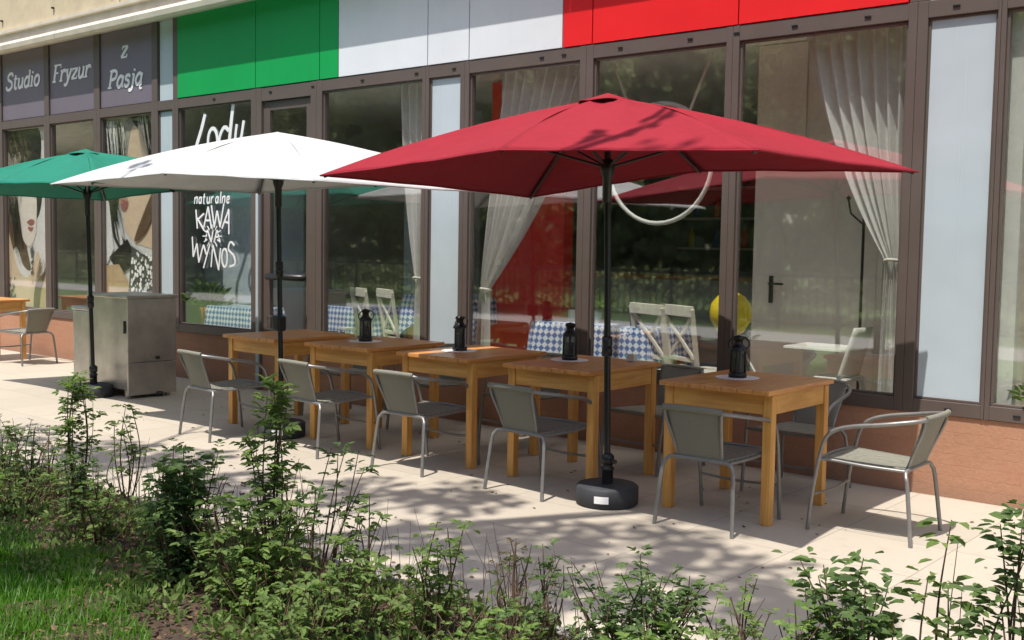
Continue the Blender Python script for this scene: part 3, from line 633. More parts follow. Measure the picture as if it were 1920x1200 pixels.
def cloth_table(lab, x, y, rz, sx, sy, zt=.78, drop=.34):
    t = thing('dining_table', 'wooden dining table under ' + lab, 'table', (x, y, .1), rz)
    MB().box(-sx/2, sx/2, -sy/2, sy/2, zt-.03, zt).build('tabletop', M['woodtop'], t)
    for a in (-1, 1):
        for b in (-1, 1): MB().box(a*(sx/2-.06)-.03, a*(sx/2-.06)+.03, b*(sy/2-.06)-.03, b*(sy/2-.06)+.03, 0, zt-.03).build('leg', M['woodleg'], t)
    m = MB(); hx, hy = sx/2+.005, sy/2+.005; n = 40; z = zt+.006; uv = []; q = .040
    ring = []
    for i in range(4*n):
        s_, k = i/n, i // n; f = s_-k
        px, py = [(-hx+2*hx*f, -hy), (hx, -hy+2*hy*f), (hx-2*hx*f, hy), (-hx, hy-2*hy*f)][k]
        ox, oy = [(0, -1), (1, 0), (0, 1), (-1, 0)][k]
        corner = abs(f-.5)*2
        wv = .03*math.sin(f*PI*5)*corner
        dr = drop*(.75+.55*corner**3)
        ring.append((px, py, px+ox*(.03+wv+.05*corner**2)+(.05*corner**3*(1 if f > .5 else -1))*(1 if k in (0,) else 0), py+oy*(.03+wv), z-dr))
    vs = []
    def uvp(a, b): return ((a+b)*.707/q, (a-b)*.707/q)
    rows = 8
    for r_ in range(rows+1):
        t_ = r_/rows
        for (a, b, c, d, e) in ring:
            vs.append((a+(c-a)*t_**.6, b+(d-b)*t_**.6, z+(e-z)*t_))
            L_ = (z-e)*t_; uv.append(uvp(a+(L_*(1 if a > 0 else -1) if abs(abs(a)-hx) < 1e-6 else 0), b+(L_*(1 if b > 0 else -1) if abs(abs(b)-hy) < 1e-6 else 0)))
    N = 4*n; fs = [(r_*N+i, r_*N+(i+1) % N, (r_+1)*N+(i+1) % N, (r_+1)*N+i) for r_ in range(rows) for i in range(N)] + [tuple(range(N))]
    m.add(vs, fs, 0, False); m.uv = uv
    o = m.build('tablecloth', M['gingham']); o.location = (x, y, .1); o.rotation_euler = (0, 0, rz); tag(o, lab, 'tablecloth', 'blue and white checked tablecloths inside the cafe')
cloth_table('blue checked tablecloth behind the red parasol pole', -5.36, .82, 0, 1.20, .62, .76)
cloth_table('blue checked tablecloth inside the lettered window', -9.86, .36, 0, .86, .36, .70)
cloth_table('blue checked tablecloth seen through the glass door', -8.75, 1.1, 0, .9, .7, .74)
cloth_table('blue checked tablecloth behind a cross back chair and the narrow curtain', -7.45, 1.25, 0, .9, .8, .9)

def x_chair(lab, loc, rz):
    t = thing('cross_back_chair', lab, 'chair', loc, rz, 'white cross back chairs inside the cafe')
    MB().box(-.21, .21, -.2, .2, .43, .46).build('seat', M['cream'], t, bevel=.008)
    for a in (-1, 1):
        MB().bar((a*.18, .17, 0), (a*.18, .17, .43), .035, .035).build('leg', M['cream'], t)
        MB().bar((a*.18, -.21, 0), (a*.18, -.18, .43), .035, .035).build('leg', M['cream'], t)
    b = MB()
    for a in (-1, 1): b.bar((a*.185, -.185, .46), (a*.21, -.27, .95), .038, .03)
    b.bar((-.215, -.268, .93), (.215, -.268, .93), .03, .085); b.bar((-.19, -.20, .55), (.19, -.20, .55), .025, .035)
    b.bar((-.18, -.204, .56), (.18, -.256, .89), .015, .03); b.bar((.18, -.214, .56), (-.18, -.262, .89), .015, .03)
    b.build('backrest', M['cream'], t, bevel=.004); return t
xc = x_chair('white cross back chair beside the narrow curtain', (-8.06, .72, .1), -.40)
dup(xc, (-7.70, .74, .1), -.42, 'white chair with a checked cushion half behind the narrow curtain')
dup(xc, (-4.66, .70, .1), -.38, 'white cross back chair left of the yellow balloon, nearer the red parasol pole')
dup(xc, (-4.38, .72, .1), -.45, 'white cross back chair closest to the yellow balloon')

def potted(lab, loc, r, h, n, ls, potm, leafm):
    t = thing('potted_plant', lab, 'plant', loc)
    MB().lathe([(0, 0), (r*.75, 0), (r, h), (r*.88, h), (r*.85, h*.9), (0, h*.9)], 20).build('pot', potm, t)
    m = MB()
    for i in range(n):
        d = Vector((random.gauss(0, 1), random.gauss(0, 1), random.uniform(.1, 1.6))).normalized()
        p = Vector((0, 0, h))+d*random.uniform(.03, r*2.2); m.leaf(p, (d+Vector((0, 0, .3))), ls*random.uniform(.7, 1.3))
    m.build('foliage', leafm, t)
potted('green plant in a white pot on the checked table behind the red parasol pole', (-5.50, .80, .867), .06, .11, 120, .07, M['white'], M['leaflight'])
potted('low green plant in a white tray at the right end window', (-1.76, .22, .51), .09, .10, 160, .06, M['white'], M['leaflight'])
potted('dark leafed plant in a terracotta pot on the window ledge by the steel counter', (-10.40, .27, .58), .11, .2, 110, .10, M['terracotta'], M['leafdark'])
MB_ = MB().lathe([(0, 0), (.035, 0), (.042, .10), (.036, .10), (.03, .01), (0, .01)], 16); tag(MB_.build('cup', M['white'], loc=(-5.72, .76, .867)), 'tall white cup on the checked table by the mullion', 'cup')
WL = thing('white_lantern', 'small white lantern standing on the window ledge behind the second pine table', 'lantern', (-8.05, .22, .51))
wl = MB(); wl.box(-.055, .055, -.055, .055, 0, .015)
for a in (-1, 1):
    for b in (-1, 1): wl.box(a*.05-.006, a*.05+.006, b*.05-.006, b*.05+.006, .015, .17)
wl.box(-.06, .06, -.06, .06, .17, .185); wl.build('frame', M['white'], WL); MB().lathe([(0, .0), (.028, .0), (.028, .09), (0, .09)], 12, (0, 0, .015)).build('candle', M['cream'], WL)
MB().box(-20, 3, .095, .33, .49, .508).build('ledge', M['inwall'], B)['label'] = 'inner window ledge'

BC = thing('bar_counter', 'long bar counter at the back of the dim cafe', 'counter', (-6.6, 4.6, .1))
MB().box(-1.9, 1.9, -.28, .28, 0, 1.05).build('body', M['bluegrey'], BC, bevel=.01); MB().box(-1.98, 1.98, -.36, .36, 1.052, 1.09).build('top', M['woodtop'], BC, bevel=.006)
SH = thing('wall_shelf', 'pale wall shelf on the rear wall of the cafe', 'shelf', (-6.6, 6.8, 1.5))
for k in range(3): MB().box(-1.7, 1.7, -.16, .16, k*.42, k*.42+.03).build('board', M['cream'], SH)
bt = None
for k in range(18):
    x, z = -8.1+(k % 9)*.37+random.uniform(-.06, .06), 1.535+.42*(k // 9)
    cmat = [M['yellow'], M['bluebottle'], M['redfab'], M['glassbottle']][k % 4]
    o_ = MB().lathe([(0, 0), (.045, 0), (.045, .18), (.018, .23), (.018, .29), (0, .29)], 12).build('bottle', cmat, loc=(x, 6.78, z)); tag(o_, 'small bottle standing on the rear wall shelf of the cafe', 'bottle', 'bottles on the rear shelf')
# ------------------------------------------------------------------ pine tables with lanterns
def make_table(label):
    t = thing('pine_table', label, 'table', (0, 0, 0), 0, 'square pine tables in a row on the terrace')
    m = MB(); n = 7; W, D = .70, .83
    for i in range(n):
        a = -W/2+W*i/n; m.box(a+.0012, a+W/n-.0012, -D/2, D/2, .722, .75)
    m.build('tabletop', M['woodtop'], t, bevel=.004)
    lx, ly, s = .315, .335, .0275
    for a in (-1, 1):
        for b in (-1, 1): MB().box(-s, s, -s, s, 0, .72).build('leg', M['woodleg'], t, bevel=.004, loc=(a*lx, b*ly, 0))
    for b in (-1, 1):
        MB().box(-lx+s, lx-s, b*(ly+.008)-.011, b*(ly+.008)+.011, .612, .72).build('apron', M['woodapron'], t, bevel=.003)
        ap = MB().box(-ly+s, ly-s, -.011, .011, .612, .72).build('apron', M['woodapron'], t, bevel=.003); ap.location = (b*(lx+.008), 0, 0); ap.rotation_euler = (0, 0, PI/2)
    br = MB()
    for a in (-1, 1):
        for b in (-1, 1): br.bar((a*(lx-s-.045), b*(ly-.02), .69), (a*(lx-s+.002), b*(ly-.02), .635), .02, .012)
    br.build('corner_brace', M['dark'], t)
    return t
TX = [(-3.055, -1.06, .0), (-4.265, -1.045, .02), (-5.25, -1.05, -.015), (-6.25, -1.065, .02), (-7.255, -1.10, -.02), (-13.72, -.72, .05)]
TL = ['pine table nearest the camera, between the red parasol pole and the side chair', 'pine table just left of the red parasol pole', 'middle pine table of the five, third from the red parasol', 'pine table just right of the white parasol pole',
      'pine table just left of the white parasol pole', 'pine table at the far left edge by the salon posters']
t0 = make_table(TL[0]); t0.location = (*TX[0][:2], 0); t0.rotation_euler = (0, 0, TX[0][2])
for (x, y, r), l in zip(TX[1:], TL[1:]): dup(t0, (x, y, 0), r, l)
def make_lantern(label, loc):
    t = thing('lantern', label, 'lantern', loc, .3, 'black lanterns on the pine tables')
    m = MB(); m.lathe([(0, 0), (.054, 0), (.054, .022), (.045, .03), (0, .03)], 20)
    for k in range(4):
        a = k*PI/2; m.tube([(.044*math.cos(a), .044*math.sin(a), .025), (.042*math.cos(a), .042*math.sin(a), .165)], .0065, 6)
    m.lathe([(.05, .16), (.05, .172), (.034, .19), (.026, .20), (.026, .222), (.036, .226), (.03, .245), (0, .252)], 20)
    m.build('frame', M['pole'], t)
    MB().lathe([(.040, .03), (.040, .16)], 20).build('glass', M['lglass'], t); MB().lathe([(0, .03), (.027, .03), (.027, .115), (0, .115)], 14).build('candle', M['dark'], t)
    MB().tube([(.05, 0, .17), (.062, .012, .195), (.045, .03, .228), (0, .038, .242), (-.045, .03, .228), (-.062, .012, .195), (-.05, 0, .17)], .0042, 6, smooth_path=4).build('handle', M['pole'], t)
    return t
lan = [(-3.14, -1.03), (-4.42, -.99), (-5.345, -1.08), (-6.335, -1.09)]
LN = ['black lantern on the pine table nearest the camera', 'black lantern on the table left of the red parasol pole', 'black lantern on the middle pine table', 'black lantern on the table right of the white parasol pole']
PN = ['white paper mat under the lantern nearest the camera', 'white paper mat on the table left of the red parasol pole', 'white paper mat on the middle pine table', 'white paper mat on the table right of the white parasol pole']
la = None
for (x, y), l, pl in zip(lan, LN, PN):
    la = make_lantern(l, (x, y, .7535)) if la is None else (dup(la0, (x, y, .7535), random.uniform(-1, 1), l))
    if l == LN[0]: la0 = la
    m = MB(); n = 48; m.add([((.125+.006*(k % 2))*math.cos(2*PI*k/n), (.125+.006*(k % 2))*math.sin(2*PI*k/n), 0) for k in range(n)] + [((.125+.006*(k % 2))*math.cos(2*PI*k/n), (.125+.006*(k % 2))*math.sin(2*PI*k/n), .0018) for k in range(n)],
                        [tuple(range(n, 2*n))]+[(k, (k+1) % n, n+(k+1) % n, n+k) for k in range(n)])
    tag(m.build('paper_mat', M['paper'], loc=(x, y, .7512)), pl, 'mat', 'paper mats on the pine tables')
tag(MB().prism([(-.04, 0), (.04, 0), (.0, .10)], 'y', -.004, .004).prism([(-.035, 0), (.035, 0), (.01, .085)], 'y', .012, .020).build('napkin', M['paper'], loc=(-6.44, -1.0, .752)), 'folded white napkin beside the lantern right of the white parasol pole', 'napkin')
tag(MB().box(-.03, .03, -.022, .022, 0, .05).build('sugar_box', M['white'], loc=(-4.08, -.75, .752), bevel=.005), 'small white box on the back of the table by the red parasol pole', 'box')

# ------------------------------------------------------------------ terrace chairs
def make_chair(label):
    t = thing('terrace_chair', label, 'chair', (0, 0, 0), 0, 'grey woven terrace chairs with tube arms')
    R = .0115
    for s in (-1, 1):
        MB().tube([(s*.245, .27, 0), (s*.247, .245, .22), (s*.25, .215, .40)], R, 8, smooth_path=4).build('leg', M['alu'], t)
        MB().tube([(s*.235, -.285, 0), (s*.215, -.25, .30), (s*.20, -.235, .355), (s*.16, -.228, .378), (0, -.226, .38)], R, 8, smooth_path=4).build('leg', M['alu'], t)
    arm = [(.25, .215, .40), (.252, .18, .515), (.255, .12, .565), (.262, .02, .595), (.262, -.10, .615), (.245, -.20, .633), (.19, -.30, .65), (.10, -.335, .659), (0, -.34, .661)]
    MB().tube(arm[:-1]+[arm[-1]]+[(-x, y, z) for x, y, z in reversed(arm[:-1])], R, 8, smooth_path=4).build('armrest', M['alu'], t)
    f = MB()
    for s in (-1, 1):
        f.tube([(s*.25, .215, .385), (s*.215, .19, .392), (s*.205, -.02, .382), (s*.17, -.228, .375)], .009, 8, smooth_path=3)
        f.tube([(s*.13, -.215, .375), (s*.145, -.255, .48), (s*.165, -.305, .60), (s*.17, -.312, .652)], .009, 8, smooth_path=3)
    f.tube([(-.25, .22, .395), (0, .232, .400), (.25, .22, .395)], .009, 8, smooth_path=3)
    f.build('seat_frame', M['alu'], t)
    MB().tube([(-.247, .245, .20), (0, .235, .19), (.247, .245, .20)], .008, 8, smooth_path=3).build('stretcher', M['alu'], t)
    st_ = MB(); st_.grid(lambda u, v: ((.21-.045*(1-v))*(2*u-1), -.215+.45*v, .392+.012*v-.02*math.sin(PI*u)*math.sin(PI*v)-.03*max(0, v-.9)*10*.3), 14, 16); st_.build('seat', M['weave'], t, solid=.014)
    def bk(u, v):
        wv = .132+.045*v**1.2
        return (wv*(2*u-1), -.222-.095*v-.028*math.cos((u-.5)*PI)*v, .372+.292*v)
    bb = MB(); bb.grid(bk, 12, 14); bb.build('backrest', M['weave'], t, solid=.012)
    MB().tube([(x, y, z+.002) for x, y, z in [(-.175, -.318, .658), (-.10, -.336, .662), (0, -.342, .664), (.10, -.336, .662), (.175, -.318, .658)]], .0165, 8, smooth_path=3).build('back_rim', M['weave'], t)
    return t
CH = [(-2.985, -1.50, .03, 'woven chair in front of the table nearest the camera, back towards the planting'),
      (-4.20, -1.53, -.04, 'woven chair in front of the table left of the red parasol pole'),
      (-5.21, -1.55, .02, 'woven chair in front of the middle pine table, facing the shop'),
      (-6.13, -1.62, -.06, 'woven chair in front of the table right of the white parasol pole'),
      (-7.17, -1.77, -.10, 'woven chair in front of the pine table left of the white parasol pole'),
      (-2.27, -1.07, PI/2+.02, 'woven chair standing alone at the right end, side on to the camera'),
      (-3.02, -.44, PI+.03, 'woven chair tucked between the nearest table and the wall'),
      (-4.10, -.44, PI-.08, 'woven chair tucked behind the table left of the red parasol pole'),
      (-5.22, -.46, PI+.02, 'woven chair tucked behind the middle pine table'),
      (-6.22, -.46, PI-.03, 'woven chair tucked behind the table right of the white parasol pole'),
      (-7.28, -.48, PI, 'woven chair tucked behind the table left of the white parasol pole'),
      (-13.0, -.55, PI/2+.15, 'woven chair at the far left under the first salon poster')]
c0 = make_chair(CH[0][3]); c0.location = (*CH[0][:2], 0); c0.rotation_euler = (0, 0, CH[0][2])
for x, y, r, l in CH[1:]: dup(c0, (x, y, 0), r, l)

# ------------------------------------------------------------------ parasols
def parasol(label, mat, base, apex, cor, mids, hubz, clampz, crankz, white_label=True, vr=.17, vl=.026):
    """cor: L, N, R, F corners (world); mids: near and far long-edge midpoints"""
    t = thing('parasol', label, 'parasol', (*base, 0), 0, 'rectangular parasols along the terrace')
    O = Vector((*base, 0)); A = Vector(apex)-O; Lc, N, R, F = [Vector(c)-O for c in cor]; mn, mf = [Vector(c)-O for c in mids]
    loop = [Lc, mn, N, R, mf, F]
    ml, mr = (Lc+F)/2, (N+R)/2
    m = MB()
    def panel(a, b, sag, k):
        def fn(u, v):
            # v: 0 apex -> 1 edge ; u along the edge
            e = a.lerp(b, u); cen = Vector((A.x, A.y, e.z)); pull = sag*4*u*(1-u)
            e = e.lerp(cen, pull); e.z += .25*pull*.3
            p = A.lerp(e, v); p.z += .045*math.sin(PI*v)*(1-.55*4*u*(1-u)) - .012*math.sin(PI*v)*4*u*(1-u)
            p.z += .005*math.sin(11*u+k*2)*math.sin(PI*v)*math.sin(9*v) + .0022*math.sin(17*u+k)*v**3*4*u*(1-u) + .002*math.sin(21*u+5*v+k*3)*v*(1-v)*3
            return tuple(p)
        m.grid(fn, 24, 22)
    for k in range(6):
        a, b = loop[k], loop[(k+1) % 6]
        panel(a, b, .035 if k in (2, 5) else .05, k)
    c = m.build('canopy', mat, t, solid=.004)
    hm = MB()
    for k in range(6):
        a, b = loop[k], loop[(k+1) % 6]; sg = .035 if k in (2, 5) else .05; pp = []
        for i in range(25):
            u = i/24; q = a.lerp(b, u); pull = sg*4*u*(1-u); q = q.lerp(Vector((A.x, A.y, q.z)), pull); q.z += .075*pull + .0022*math.sin(17*u+k)*4*u*(1-u) - .001; pp.append(tuple(q))
        hm.tube(pp, .0055, 5)
    hm.build('hem', mat, c)
    # wind vent: a small cap lifted above the apex
    v = MB(); rr = vr
    ctr = A+Vector((0, 0, vl)); pts = []
    nv = 48
    dirs = [(q-A) for q in loop]
    def edge(th):
        # interpolate around the outline
        k = int(th*6) % 6; f = th*6-int(th*6); q = loop[k].lerp(loop[(k+1) % 6], f)-A; q = Vector((q.x, q.y, 0)); l = q.length
        return q/l*min(rr, l), f
    vs = [tuple(ctr)]; 
    for ring_, s_ in ((1, .5), (2, 1.0)):
        for i in range(nv):
            q, f = edge(i/nv); wv = .022*math.sin(PI*f)*s_**2
            vs.append(tuple(ctr+q*s_+Vector((0, 0, -(vl+.034)*s_+wv*vr/.4))))
    fs = [(0, 1+i, 1+(i+1) % nv) for i in range(nv)]+[(1+i, 1+nv+i, 1+nv+(i+1) % nv, 1+(i+1) % nv) for i in range(nv)]
    v.add(vs, fs, 0, True); v.build('vent', mat, c, solid=.003)
    top = A-Vector((0, 0, .03))
    hub = Vector((A.x*hubz/A.z, A.y*hubz/A.z, hubz))
    MB().tube([(0, 0, .1), tuple(top)], .0195, 12).build('pole', M['pole'], t)
    MB().lathe([(0, .05), (.03, .05), (.042, .02), (.042, -.02), (.028, -.06), (.028, -.20), (.02, -.21)], 14, tuple(hub)).build('hub', M['pole'], t)
    for q in loop:
        def on(v_): p = A.lerp(q, v_); p.z += .045*math.sin(PI*v_)-.016; return p
        MB().tube([tuple(on(.02)), tuple(on(.3)), tuple(on(.6)), tuple(on(.985))], .0095, 6, smooth_path=3).build('rib', M['pole'], t)
        MB().tube([tuple(hub), tuple(on(.46))], .008, 6).build('strut', M['pole'], t)
    MB().lathe([(0, 0), (.172, 0), (.184, .010), (.185, .105), (.172, .118), (.05, .12), (0, .12)], 40).build('base', M['base'], t)
    MB().lathe([(.034, .12), (.034, .20), (.04, .205), (.04, .215), (.03, .22), (.03, .235), (.038, .24), (.038, .285), (.022, .30)], 16).tube([(.03, -.01, .262), (.075, -.03, .262)], .013, 8).build('sleeve', M['dark'], t)
    fx = lambda z: (A.x*z/A.z, A.y*z/A.z, z)
    p0 = fx(clampz); MB().lathe([(.021, -.06), (.031, -.055), (.031, -.01), (.026, 0), (.031, .01), (.031, .055), (.021, .06)], 14, p0).tube([p0, (p0[0]+.055, p0[1]-.04, p0[2]-.02)], .010, 8).build('clamp', M['dark'], t)
    if crankz:
        p1 = fx(crankz); k = MB().box(p1[0]-.045, p1[0]+.035, p1[1]-.045, p1[1]+.04, p1[2]-.065, p1[2]+.055); cb = k.build('crank_box', M['dark'], t, bevel=.015)
        MB().tube([(p1[0]-.05, p1[1]-.03, p1[2]-.05), (p1[0]-.12, p1[1]-.03, p1[2]-.05), (p1[0]-.12, p1[1]-.03, p1[2]+.05), (p1[0]-.05, p1[1]-.03, p1[2]+.05)], .008, 6).build('crank_handle', M['alu'], cb)
    if white_label:
        a0 = math.atan2(-6.844-base[1], -base[0])+.16*-1
        s_ = MB(); s_.grid(lambda u, v_: (.1862*math.cos(a0-.24+.46*(1-u)-.23+.22), .1862*math.sin(a0-.24+.46*(1-u)-.23+.22), .036+.042*v_), 8, 1); s_.build('sticker', M['label'], t)
    return t
parasol('red rectangular parasol nearest the camera, on a black pole and round base', M['canred'], (-3.675, -1.585), (-3.76, -1.545, 2.385),
        [(-5.366, -2.36, 1.93), (-2.299, -2.455, 1.947), (-2.346, -.40, 1.98), (-5.29, -.377, 1.88)], [(-3.80, -2.46, 2.012), (-3.80, -.39, 2.03)], 1.975, .93, 0)
parasol('white rectangular parasol in the middle of the terrace, on a black pole', M['canwhite'], (-6.82, -1.52), (-6.90, -1.5, 2.355),
        [(-8.509, -2.498, 1.945), (-5.42, -2.36, 1.90), (-5.295, -.489, 1.895), (-8.457, -.51, 1.965)], [(-6.95, -2.47, 1.985), (-6.85, -.50, 2.0)], 1.985, 1.3, .885, vr=.10, vl=.006)
parasol('green rectangular parasol beside the steel counter, farthest from the camera', M['cangreen'], (-9.83, -1.42), (-9.93, -1.42, 2.345),
        [(-11.5, -2.25, 1.95), (-8.40, -2.2, 1.97), (-8.35, -.45, 2.0), (-11.3, -.45, 1.94)], [(-9.95, -2.25, 2.0), (-9.85, -.5, 2.01)], 1.94, .91, 0, False)

# ------------------------------------------------------------------ stainless counter
SC = thing('steel_counter', 'closed boxy stainless steel counter beside the green parasol', 'counter', (-9.4, -1.05, 0))
MB().box(-.72, .015, -.275, .275, .955, .985).build('worktop', M['steel'], SC, bevel=.006)
e = MB(); e.box(-.02, 0, -.26, .26, .345, .953); e.box(-.02, 0, -.26, .26, .03, .34); e.build('end_panel', M['steel'], SC, bevel=.006)
e = MB(); e.box(-.70, -.021, -.235, -.215, .08, .953); e.build('front_panel', M['steel'], SC, bevel=.004)
MB().box(-.70, -.021, .22, .24, .05, .953).build('back_panel', M['steel'], SC, bevel=.004)
MB().box(-.70, -.021, -.2, .219, .16, .185).build('shelf', M['steel'], SC, bevel=.004)
sc_ = MB(); sc_.box(-1.04, -.722, -.25, .25, .02, .80); sc_.box(-1.05, -.722, -.26, .26, .803, .845); sc_.build('side_cabinet', M['steel'], SC, bevel=.012)
for a in (-.96, -.06): MB().box(a-.02, a+.02, -.25, -.21, 0, .06 if a < -.5 else .079).build('leg', M['steel'], SC, bevel=.004)
for a in (-.96, -.06): MB().box(a-.02, a+.02, .18, .218, 0, .06 if a < -.5 else .159).build('leg', M['steel'], SC, bevel=.004)
MB().box(-.10, -.07, -.25, -.237, .62, .74).build('latch', M['dark'], SC, bevel=.004)
MB().lathe([(0, -.012), (.02, -.012), (.02, .012), (0, .012)], 12, (.012, .05, .38)).build('knob', M['dark'], SC)
MB().tube([(-.01, .05, .03), (.035, .09, .03)], .022, 8).build('drain', M['dark'], SC)

# ------------------------------------------------------------------ planting
def shrub(label, loc, h, spread, stems, leafm, ls=.036, dens=1.0, lean=(0, 0), bare=.25, stemm=None, lower=True):
    t = thing('shrub', label, 'shrub', (loc[0], loc[1], loc[2] if len(loc) > 2 else .03), 0, 'young shrubs in the planting bed')
    sm_, lm = MB(), MB()
    for i in range(max(2, stems//5)):
        a = random.uniform(0, 2*PI); hh = h*random.uniform(.5, .95); q = Vector((math.cos(a), math.sin(a), 0))*spread*random.uniform(.3, 1.0)
        sm_.tube([(0, 0, 0), tuple(q*.6+Vector((0, 0, hh*.55))), tuple(q+Vector((random.gauss(0, .02), random.gauss(0, .02), hh)))], [.003, .001], 4, smooth_path=4)
    for i in range(stems):
        lsz = ls*random.uniform(.62, 1.08)
        a = random.uniform(0, 2*PI); r0 = random.uniform(0, spread*.25); hh = h*random.uniform(.5, 1.0) if i else h
        out = spread*random.uniform(.15, 1.0) if i else spread*.1
        b = Vector((r0*math.cos(a), r0*math.sin(a), -.03)); tip = Vector((out*math.cos(a)+lean[0]*hh, out*math.sin(a)+lean[1]*hh, hh))
        mid = b.lerp(tip, .5)+Vector((random.gauss(0, .03), random.gauss(0, .03), .05*hh))
        P = catmull([b, mid, tip], 8)
        sm_.tube(P, [.0045+.002*h, .0015], 5)
        n = int(hh/.022*dens*.72)
        for j in range(n):
            f = bare+(1-bare)*random.random()**.85
            k = min(int(f*(len(P)-1)), len(P)-2); p = P[k].lerp(P[k+1], f*(len(P)-1)-k); tan = (P[k+1]-P[k]).normalized()
            th = random.uniform(0, 2*PI); od = Vector((math.cos(th), math.sin(th), random.uniform(-.1, .7))).normalized()
            pet = random.uniform(.015, .095)*(1.25-f*.7)*(1+spread)
            q = p+od*pet; nl = random.choice((3, 3, 5, 5)) if ls < .045 else random.choice((1, 1, 2, 3))
            up = Vector((random.gauss(0, .35), random.gauss(0, .35), 1))
            for z_ in range(nl):
                if z_ == 0: lm.leaf(q, od+Vector((0, 0, -.2)), lsz*random.uniform(.85, 1.25), up)
                else:
                    sd = od.cross(up).normalized()*(1 if z_ % 2 else -1); lm.leaf(q-od*(lsz*.5*((z_+1)//2)-.3*lsz), sd*.8+od*.5, lsz*random.uniform(.7, 1.05), up)
    sm_.build('stem', stemm or M['stem'], t); lm.build('foliage', leafm, t)
    return t
S = shrub
S('tall leafy spire shrub in front of the green parasol base', (-5.76, -3.75), .72, .11, 7, M['leaf'], .04, 1.5, bare=.3)
S('slim shrub just right of the spire before the steel counter', (-5.50, -3.62), .56, .15, 6, M['leaf'], .036, 1.0, bare=.3)
S('low shrub at the left edge of the bed, tallest there', (-6.14, -3.85), .44, .16, 9, M['leafdark'], .036, 1.2)
S('shrub cut by the left edge of the picture', (-6.75, -3.72), .36, .2, 9, M['leaf'], .036, 1.2)
S('small dark bush below the spire shrub', (-5.42, -3.95), .36, .17, 10, M['leafdark'], .036, 1.4, bare=.1)
S('dense dark green bush at the edge of the grass', (-4.12, -4.18), .58, .24, 26, M['leafdark'], .042, 1.7, bare=.08)
S('spreading green bush to the right of the dense dark bush', (-3.62, -4.18), .46, .27, 20, M['leaf'], .042, 1.5, bare=.08)
S('tallest shrub, a loose spire in front of the white parasol base', (-3.84, -3.9), .90, .13, 9, M['leaf'], .042, 1.25, bare=.25)
S('arching open shrub reaching right below the second woven chair', (-3.60, -3.85), .62, .24, 7, M['leafdark'], .036, .65, lean=(.16, .05), bare=.3)
S('thin leggy shrub with a tuft of leaves on top', (-3.33, -3.8), .44, .11, 6, M['leaf'], .036, .55, bare=.62)
S('bright green bush below the leggy shrub', (-3.10, -4.16), .34, .2, 15, M['leaf'], .04, 1.4, bare=.06)
S('bushy shrub in front of the middle of the bed with leafy top', (-2.80, -3.95), .45, .13, 11, M['leaf'], .038, 1.2, bare=.15)
S('bare brown twiggy shrub with few leaves', (-2.62, -3.68), .37, .10, 9, M['leafred'], .024, .35, bare=.5, stemm=M['twig'])
S('brown twiggy shrub with green base beside the wide dark bush', (-2.47, -3.70), .38, .10, 9, M['leafdark'], .03, .8, bare=.1, stemm=M['twig'])
S('wide dark bush in front of the red parasol base', (-2.02, -3.74), .43, .28, 30, M['leafdark'], .034, 1.5, bare=.15)
S('low grey green shrub right of the wide dark bush', (-1.66, -3.68), .40, .20, 11, M['leaf'], .032, .8, bare=.2)
S('pale young shrub low at the bottom edge', (-1.84, -4.0), .34, .2, 14, M['leaflight'], .036, 1.3, bare=.05)
S('pale sprouting shrub low beside the large leafed bush', (-1.44, -3.8), .42, .16, 9, M['leaflight'], .034, 1.0, bare=.2)
S('large leafed bush below the lone side chair', (-1.28, -3.62), .54, .22, 20, M['leafdark'], .052, 1.5, bare=.3)
S('tall thin sprigs with big oval leaves at the right', (-1.04, -3.6), .70, .10, 5, M['leaf'], .052, .8, bare=.5)
S('tall dark shrub cut by the right edge of the picture', (-.84, -3.58), .76, .12, 9, M['leafdark'], .05, 1.3, bare=.3)
for lab, x, y, h, sp, n, mt, ls, de in (
    ('wispy low sprig at the front of the bed below the first woven chair', -4.95, -3.62, .30, .12, 5, 'leaf', .03, .7),
    ('small yellow green tuft between the spire and the dense dark bush', -4.72, -3.86, .22, .14, 8, 'leaflight', .03, .9),
    ('thin reddish sprig beside the dense dark bush', -4.42, -3.72, .36, .10, 4, 'leafred', .03, .6),
    ('straggly light sprig left of the tallest spire shrub', -4.02, -3.66, .42, .16, 5, 'leaf', .034, .6),
    ('low leafy tuft at the feet of the tallest spire shrub', -3.42, -4.28, .24, .2, 12, 'leaflight', .034, 1.1),
    ('thin sprig between the bushy shrub and the bare twigs', -2.72, -3.60, .34, .10, 4, 'leaf', .03, .6),
    ('low grey tuft under the bare brown twigs', -2.42, -3.95, .24, .18, 10, 'leafdark', .03, 1.0),
    ('wispy light sprig between the wide dark bush and the large leafed bush', -1.72, -3.55, .32, .14, 5, 'leaflight', .03, .6),
    ('low broad light bush between the grass and the spire shrub', -4.92, -4.12, .30, .26, 18, 'leaf', .034, 1.3),
    ('low spreading bush near the left edge above the grass', -5.75, -4.12, .30, .28, 18, 'leaf', .034, 1.2),
    ('broad pale bush at the left edge of the bed by the grass', -6.35, -4.08, .32, .26, 14, 'leaflight', .034, 1.0),
    ('low green bush at the bottom edge below the leggy shrub', -2.98, -4.42, .30, .24, 16, 'leaf', .036, 1.3),
    ('fresh green low bush between the bushy shrub and the wide dark bush', -2.38, -4.12, .26, .24, 14, 'leaflight', .034, 1.1),
    ('airy tall shrub left of the dense dark bush', -4.52, -4.02, .46, .20, 8, 'leaf', .034, .9),
    ('short reddish sprig at the left edge of the bed', -6.42, -3.60, .34, .12, 5, 'leafred', .03, .7)):
    S(lab, (x, y), h, sp, n, M[mt], ls, de, bare=.2)
